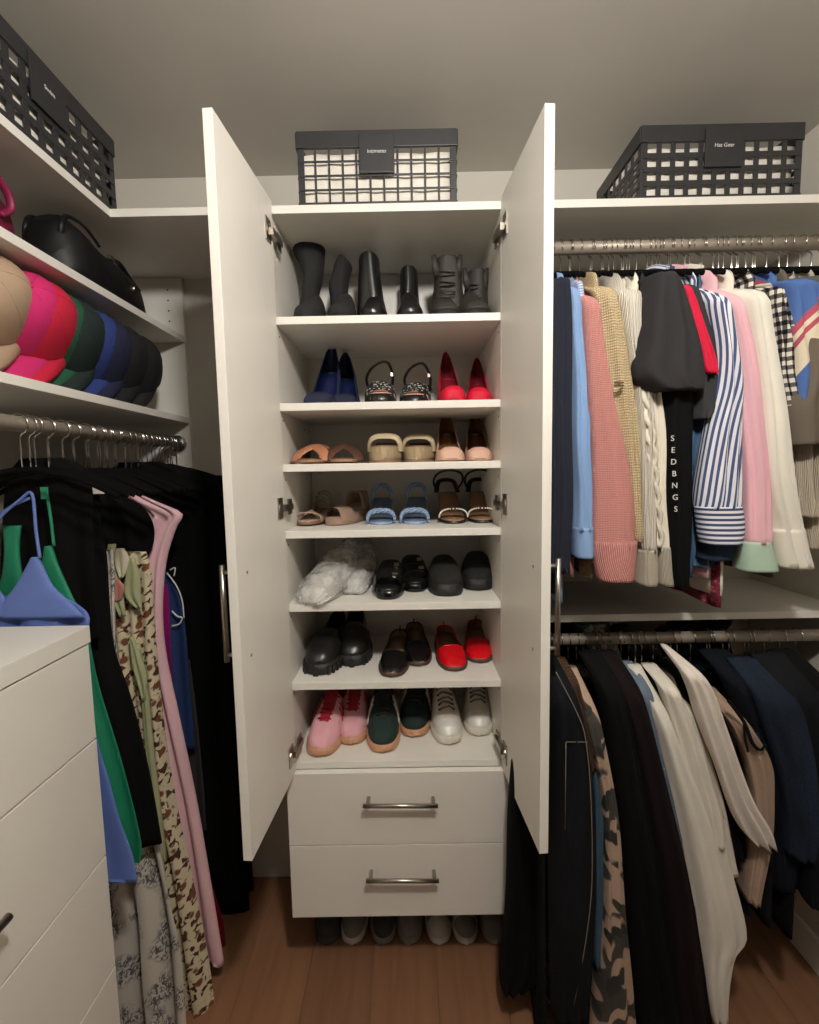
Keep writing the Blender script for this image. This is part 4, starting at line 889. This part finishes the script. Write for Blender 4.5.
# lower right rod
hang_label = ('black velvet hanger with chrome hook on the lower trouser rod', 'hangers on the trouser rod')
DEN = fab('black_denim', (20, 21, 25), 'denim', c2=(27, 29, 34), c3=(15, 16, 19))
PLUM = fab('plum_black', (24, 17, 19))
LOW = [
 ('black_coat', 'long black trousers hanging next to the cabinet drawers with the hem near the floor', 'trousers', BLKF, [(660, 520, 545), (720, 515, 548), (800, 508, 552), (880, 506, 552), (930, 503, 548), (965, 500, 540), (982, 500, 522)], 1.06, 930, {'depth': .16, 'part': 'leg'}),
 ('dark_jeans', 'black jeans with pale seam stitching behind the open cabinet door', 'jeans', DEN, [(664, 549, 563), (700, 549, 577), (750, 549, 587), (800, 549, 592), (880, 549, 594), (940, 550, 590), (1010, 552, 584)], .96, 960, {'part': 'leg', 'b': .04}),
 ('brown_knit', 'brown knitted cardigan above the blue jeans', 'cardigan', fab('brown_tweed', (112, 86, 66), 'knit', c2=(70, 52, 40), sc=2.5), [(668, 560, 574), (700, 568, 583), (730, 576, 592), (766, 585, 602)], .975, 770, {'b': .02}),
 ('blue_jeans', 'slate blue jeans hanging beside the camouflage trousers', 'jeans', fab('slate_denim', (70, 94, 112), 'denim', c2=(86, 110, 128), c3=(58, 78, 94)), [(700, 572, 582), (765, 588, 602), (830, 591, 604), (900, 591, 602), (960, 592, 600)], .985, 940, {'part': 'leg', 'b': .02}),
 ('camo_trousers', 'beige and charcoal camouflage print trousers', 'trousers', fab('beige_camo', (176, 152, 132), 'camo', c2=(74, 70, 66), c3=(58, 58, 52), sc=1.0), [(678, 574, 586), (710, 580, 596), (750, 590, 605), (800, 599, 613), (860, 601, 619), (920, 600, 624), (980, 595, 630), (1045, 590, 636)], .975, 990, {'part': 'leg', 'b': .03}),
 ('black_jacket', 'black coat with long sleeves beside the camouflage trousers', 'coat', BLKF, [(662, 588, 612), (700, 598, 624), (780, 610, 640), (860, 618, 655), (940, 626, 672), (1020, 632, 690)], .985, 960, {'b': .04, 'thick': .022}),
 ('plum_coat', 'plum-black coat between the black coat and the blue-grey jeans', 'coat', PLUM, [(662, 606, 628), (700, 616, 642), (760, 630, 658), (840, 645, 678), (920, 655, 694), (1015, 665, 708)], .99, 960, {'b': .04, 'thick': .022}),
 ('blue_grey_jeans', 'faded blue-grey jeans in front of the cream shirts', 'jeans', fab('faded_blue_grey', (102, 116, 132), 'denim', c2=(120, 132, 146), c3=(86, 98, 114)), [(672, 626, 645), (700, 634, 653), (750, 646, 666), (800, 659, 680), (860, 674, 692), (925, 686, 698)], 1.0, 900, {'part': 'leg', 'b': .02}),
 ('cream_shirt', 'off-white shirt with a long tail, hanging lowest of the pale shirts', 'shirt', fab('off_white_cotton', (222, 217, 205)), [(676, 640, 654), (710, 650, 666), (760, 662, 684), (820, 676, 714), (880, 688, 732), (930, 694, 742), (950, 698, 730), (985, 702, 724), (1012, 706, 722)], .985, 900, {'b': .03, 'fold': .008}),
 ('cream_blouse', 'cream blouse tucked behind the long-tailed off-white shirt', 'blouse', fab('cream_cotton', (228, 221, 207)), [(675, 655, 670), (700, 663, 682), (750, 676, 702), (800, 688, 716), (840, 694, 722)], .99, 840, {'b': .03, 'fold': .006}),
 ('ivory_blouse', 'ivory blouse with a fine yoke seam beside the black sleeve', 'blouse', fab('ivory_cotton', (224, 217, 203)), [(688, 668, 682), (720, 678, 694), (770, 690, 712), (820, 700, 724), (870, 706, 734)], 1.005, 860, {'b': .03, 'fold': .006}),
 ('black_blouse', 'thin black blouse between the ivory blouse and the satin shirt', 'blouse', BLKF, [(668, 674, 690), (700, 682, 702), (760, 698, 718), (820, 716, 736), (854, 728, 743)], 1.01, 850, {'b': .02}),
 ('satin_shirt', 'shiny white satin shirt with crinkled short cuff', 'shirt', fab('white_satin', (224, 214, 202), r=.4), [(655, 676, 682), (672, 681, 700), (690, 688, 711), (720, 697, 721), (760, 712, 737), (800, 726, 753), (825, 738, 768), (840, 752, 773)], .965, 820, {'b': .026, 'fold': .009}),
 ('taupe_blouse', 'dusty taupe blouse with a black tie behind the satin shirt', 'blouse', fab('dusty_taupe', (166, 142, 124)), [(700, 718, 732), (730, 732, 752), (760, 744, 768), (800, 750, 768), (850, 748, 762), (895, 742, 753)], 1.0, 870, {'b': .03}),
 ('navy_trousers', 'dark navy trousers folded over a hanger behind the taupe blouse', 'trousers', fab('ink_navy', (18, 21, 29)), [(660, 715, 745), (700, 730, 775), (760, 750, 790), (820, 762, 800), (880, 764, 792)], 1.04, 870, {'part': 'leg', 'b': .035}),
 ('indigo_jeans', 'indigo jeans with worn thighs near the right wall', 'jeans', fab('worn_indigo', (27, 35, 48), 'denim', c2=(42, 52, 70), c3=(20, 25, 34)), [(668, 745, 785), (720, 760, 806), (770, 776, 812), (810, 782, 814), (850, 784, 806)], 1.0, 850, {'part': 'leg', 'b': .035}),
 ('charcoal_jeans', 'charcoal jeans pressed against the right wall', 'jeans', DEN, [(664, 770, 806), (720, 790, 826), (780, 800, 834), (860, 802, 832), (900, 804, 826)], 1.0, 860, {'part': 'leg', 'b': .035}),
 ('black_trousers', 'black trousers hung at the end of the lower rod by the wall', 'trousers', BLKF, [(660, 790, 818), (720, 808, 834), (800, 814, 840), (880, 816, 838)], 1.02, 870, {'part': 'leg', 'b': .03}),
]
objs_l = {}
for nm, lab, cat_n, m, rows, Yf, hem, kw in LOW:
    objs_l[lab] = garment_right({'black_coat': 'black_trousers', 'black_jacket': 'black_coat'}.get(nm, nm), lab, cat_n, m, rows, Yf, ZRL, hem, None, **kw)
j = objs_l['black jeans with pale seam stitching behind the open cabinet door']
STC = mat('pale_thread', (120, 112, 98), .8)
MB().tube(cat_([at(556, 672, .925), at(578, 715, .918), at(586, 742, .916), at(591, 800, .916), at(592, 880, .917), at(586, 940, .918), at(574, 1005, .92)], 4), .0011, 5).rel(j.location).obj('side_seam', STC, j)
MB().tube([at(566, 742, .918), at(588, 742, .916)], .0009, 5).tube([at(566, 742, .918), at(565, 830, .918)], .0008, 5).rel(j.location).obj('pocket_stitching', STC, j)
tb = objs_l['dusty taupe blouse with a black tie behind the satin shirt']
MB().tube(cat_([at(728, 700, .968), at(744, 722, .962), at(752, 742, .96), at(760, 750, .96), at(766, 744, .962)], 5), .004, 6, .002).tube(cat_([at(744, 722, .961), at(745, 738, .96), at(748, 752, .96)], 4), .003, 6, .0015).rel(tb.location).obj('tie', BLKF, tb)
for k in range(14):
    hanger((.4+k*.05+random.uniform(-.008, .008), RY, ZRL), PI/2+random.uniform(-.05, .05), hang_label[0], hang_label[1])

# left rod: dresses hanging across the view
hang_label = ('black velvet hanger with chrome hook on the dress rod', 'hangers on the dress rod')
def garment_left(name, label, cat, m, rows, Y, b=.013, fold=.006, grp=None, freq=2.5, hang=True, n=44):
    t = thing(name, label, cat, (RX, Y, ZRLeft), 0, grp)
    o = loft(rowring(rows, Y, b), Y, lambda q: b*(.5+.5*sst(0, .25, q)), n, 34, .9, fold, freq, len(label)*3).rel(t.location).obj('body', m, t)
    if hang: hanger((RX, Y, ZRLeft), 0, hang_label[0], hang_label[1])
    return t
def pxtube(t, name, pts, Y, r, m, ry=None, k=5): return MB().tube(cat_([at(a, b_, Y) for a, b_ in pts], k), r, 8, ry).rel(t.location).obj(name, m, t)
BLUE = fab('periwinkle_satin', (98, 122, 190), r=.6); GREEN = fab('emerald_satin', (20, 128, 92), r=.6)
Y = .9
t = garment_left('slip_dress', 'periwinkle blue slip dress with thin straps behind the dresser', 'dress', BLUE, [(596, -40, 62), (606, -45, 80), (618, -48, 90), (640, -50, 88), (700, -52, 91), (745, -54, 97), (780, -56, 107), (820, -58, 118), (860, -59, 133), (884, -60, 137)], Y, .012, .01, freq=3)
loft(rowring([(556, 37, 43), (570, 29, 50), (585, 20, 58), (600, 8, 74), (616, 2, 90)], Y, .01), Y-.012, .007, 20, 14).rel(t.location).obj('cup', BLUE, t)
loft(rowring([(556, -24, -18), (570, -30, -8), (585, -38, 2), (600, -46, 12), (616, -60, 16)], Y, .01), Y-.012, .007, 20, 14).rel(t.location).obj('cup', BLUE, t)
pxtube(t, 'strap', [(40, 558), (36, 530), (32, 494), (20, 500), (0, 518), (-12, 540)], Y-.012, .003, BLUE)
pxtube(t, 'strap', [(-21, 558), (-10, 530), (6, 510), (30, 498)], Y-.006, .003, BLUE)
Y = .945
t = garment_left('slip_dress', 'emerald green slip dress with thin straps behind the blue one', 'dress', GREEN, [(600, -20, 72), (612, -18, 80), (640, -16, 87), (690, -14, 97), (770, -12, 122), (840, -10, 140), (864, -10, 140)], Y, .012, .01, freq=3)
loft(rowring([(545, 50, 56), (565, 46, 63), (585, 40, 72), (606, 36, 82)], Y, .01), Y-.012, .007, 20, 12).rel(t.location).obj('cup', GREEN, t)
loft(rowring([(525, 8, 26), (550, 10, 24), (580, 6, 28), (606, -6, 34)], Y, .01), Y-.012, .007, 20, 12).rel(t.location).obj('cup', GREEN, t)
pxtube(t, 'strap', [(54, 546), (51, 520), (48, 500), (46, 490)], Y-.012, .003, GREEN)
MB().box(*[v for a_ in zip(at(41, 499, Y-.02), at(48, 487, Y-.016)) for v in sorted(a_)]).rel(t.location).obj('care_tag', mat('green_tag', (52, 150, 110), .7), t, False)
t = garment_left('tank_top', 'black tank top hanging among the slip dresses above the dresser', 'top', BLKF, [(458, 20, 64), (470, 10, 84), (490, 4, 92), (540, 2, 94), (590, 0, 98), (640, 0, 102)], .985, .012)
t = garment_left('black_dress', 'long black dress between the green slip and the sprigged dress', 'dress', BLKF, [(462, 40, 76), (480, 26, 96), (520, 20, 100), (560, 20, 106), (600, 22, 108), (650, 26, 113), (700, 30, 130), (760, 32, 145), (800, 34, 153), (846, 36, 161)], 1.02, .013)
for px, py, c in ((97, 489, (206, 200, 186)),):
    MB().box(*[v for a_ in zip(at(px-5, py+5, 1.0), at(px+7, py-4, 1.004)) for v in sorted(a_)]).rel(t.location).obj('care_tag', mat('white_tag', c, .7), t, False)
SPR = fab('white_sprig', (198, 192, 182), 'sprig', c2=(92, 92, 96), sc=1.0)
t = garment_left('sprigged_dress', 'long white dress with grey sprig print and gathered skirt', 'dress', SPR, [(550, 70, 114), (580, 68, 116), (620, 66, 117), (680, 64, 122), (740, 66, 136), (800, 66, 150), (850, 66, 164), (900, 64, 174), (950, 62, 184), (1000, 60, 188), (1075, 58, 192)], 1.065, .016, .016, freq=5)
LEO = fab('brown_floral_print', (206, 194, 164), 'leopard', c2=(78, 50, 36), c3=(116, 74, 52), sc=1.0); SAGE = fab('sage_satin', (168, 172, 132), r=.6)
t = garment_left('printed_dress', 'long cream dress with brown blossom print and sage green trim', 'dress', LEO, [(552, 98, 146), (570, 96, 151), (600, 98, 153), (650, 102, 156), (700, 106, 160), (760, 110, 167), (820, 114, 177), (880, 117, 190), (950, 119, 204), (1010, 119, 213), (1075, 117, 220)], 1.105, .014, .013, freq=5)
def lp(name, rows, dy, m, b=.005): loft(rowring(rows, 1.105, b), 1.105-dy, b, 20, 14, .9, .003, 2, len(rows)).rel(t.location).obj(name, m, t)
OLV = fab('olive_cream_satin', (206, 198, 170), r=.6)
lp('ruffle', [(542, 117, 124), (565, 115, 125), (592, 119, 131), (612, 128, 134)], .032, SAGE)
lp('bow', [(546, 126, 133), (556, 124, 138), (568, 127, 136), (574, 129, 133)], .036, OLV)
lp('bow', [(556, 138, 142), (572, 134, 147), (592, 133, 148), (604, 144, 150)], .032, SAGE)
lp('knot', [(575, 124, 128), (584, 121, 134), (596, 124, 131)], .037, fab('dusty_rose', (190, 130, 120)))
lp('bow_tail', [(632, 138, 141), (650, 139, 148), (672, 144, 154), (694, 150, 153)], .032, SAGE)
lp('trim', [(640, 141, 146), (690, 148, 154), (740, 152, 159), (800, 159, 166), (852, 166, 172)], .026, SAGE, .006)
t = garment_left('black_blouse', 'sleeveless black top with a round armhole in front of the pink dress', 'top', BLKF, [(490, 100, 112), (498, 98, 128), (508, 96, 144), (526, 96, 154), (546, 98, 153), (566, 100, 142), (580, 104, 128)], 1.13, .012)
GNG = fab('pink_gingham', (238, 204, 208), 'gingham', c2=(232, 190, 196), c3=(222, 172, 180), sc=6)
t = garment_left('pink_dress', 'long pale pink seersucker dress with a pointed shoulder', 'dress', GNG, [(485, 112, 118), (493, 112, 138), (503, 112, 160), (514, 112, 183), (528, 112, 177), (555, 114, 168), (585, 114, 164), (620, 116, 163), (660, 118, 167), (720, 122, 180), (800, 126, 197), (880, 132, 211), (940, 138, 221), (962, 142, 225)], 1.165, .014, .012, freq=4.5)
t = garment_left('magenta_top', 'magenta top peeking out between the pink dress and the navy swimsuit', 'top', fab('magenta_jersey', (140, 24, 104)), [(585, 120, 168), (620, 122, 170), (660, 124, 171), (680, 126, 172)], 1.2, .01)
t = garment_left('swimsuit', 'navy swimsuit with white piping and cord', 'swimsuit', fab('navy_lycra', (30, 52, 98), r=.5), [(572, 140, 168), (585, 136, 176), (605, 132, 183), (640, 132, 187), (690, 136, 190), (750, 140, 195)], 1.225, .012)
WP_ = mat('white_cord', (214, 214, 212), .6)
pxtube(t, 'piping', [(167, 573), (176, 585), (182, 600), (184, 618)], 1.207, .0018, WP_)
pxtube(t, 'cord', [(172, 611), (177, 616), (182, 618), (179, 624), (172, 626)], 1.205, .0022, WP_)
pxtube(t, 'cord', [(170, 570), (175, 568), (174, 576)], 1.207, .0018, WP_)
t = garment_left('sheer_dress', 'sheer grey-black dress behind the navy swimsuit', 'dress', fab('sheer_grey', (58, 54, 56)), [(660, 150, 190), (720, 152, 198), (780, 154, 204), (830, 156, 207)], 1.255, .01)
t = garment_left('red_dress', 'dark red dress showing only its hem behind the pink dress', 'dress', fab('dark_red_crepe', (118, 18, 36)), [(520, 140, 165), (640, 142, 166), (780, 150, 190), (880, 160, 212), (920, 162, 224), (966, 168, 228)], 1.275, .01)
bl = 'plain black garment hanging in the dark behind the swimsuit'; bg = 'black garments at the far end of the dress rod'
for k, rows in enumerate(([(462, 118, 160), (474, 108, 192), (492, 104, 206), (600, 106, 210), (760, 112, 218), (880, 118, 226)], [(464, 126, 172), (474, 118, 204), (492, 114, 222), (620, 118, 226), (800, 124, 236), (900, 128, 240)],
        [(466, 134, 180), (476, 126, 212), (494, 122, 232), (640, 126, 236), (820, 132, 246), (910, 134, 250)], [(468, 142, 190), (478, 134, 220), (496, 130, 240), (660, 132, 244), (850, 138, 252), (890, 140, 254)])):
    garment_left('black_garment', bl, 'garment', BLK2 if k == 1 else BLKF, rows, 1.3+.042*k, .014, .008, bg)
t = garment_left('dark_pink_top', 'dusty red top half hidden behind the cabinet door', 'top', fab('dusty_red', (120, 50, 58)), [(490, 190, 226), (505, 186, 238), (540, 184, 238), (600, 186, 236)], 1.465, .008)
for k in range(17):
    y_ = .885+k*.0345
    hanger((RX, y_+random.uniform(-.008, .008), ZRLeft), random.uniform(-.08, .08), hang_label[0], hang_label[1])
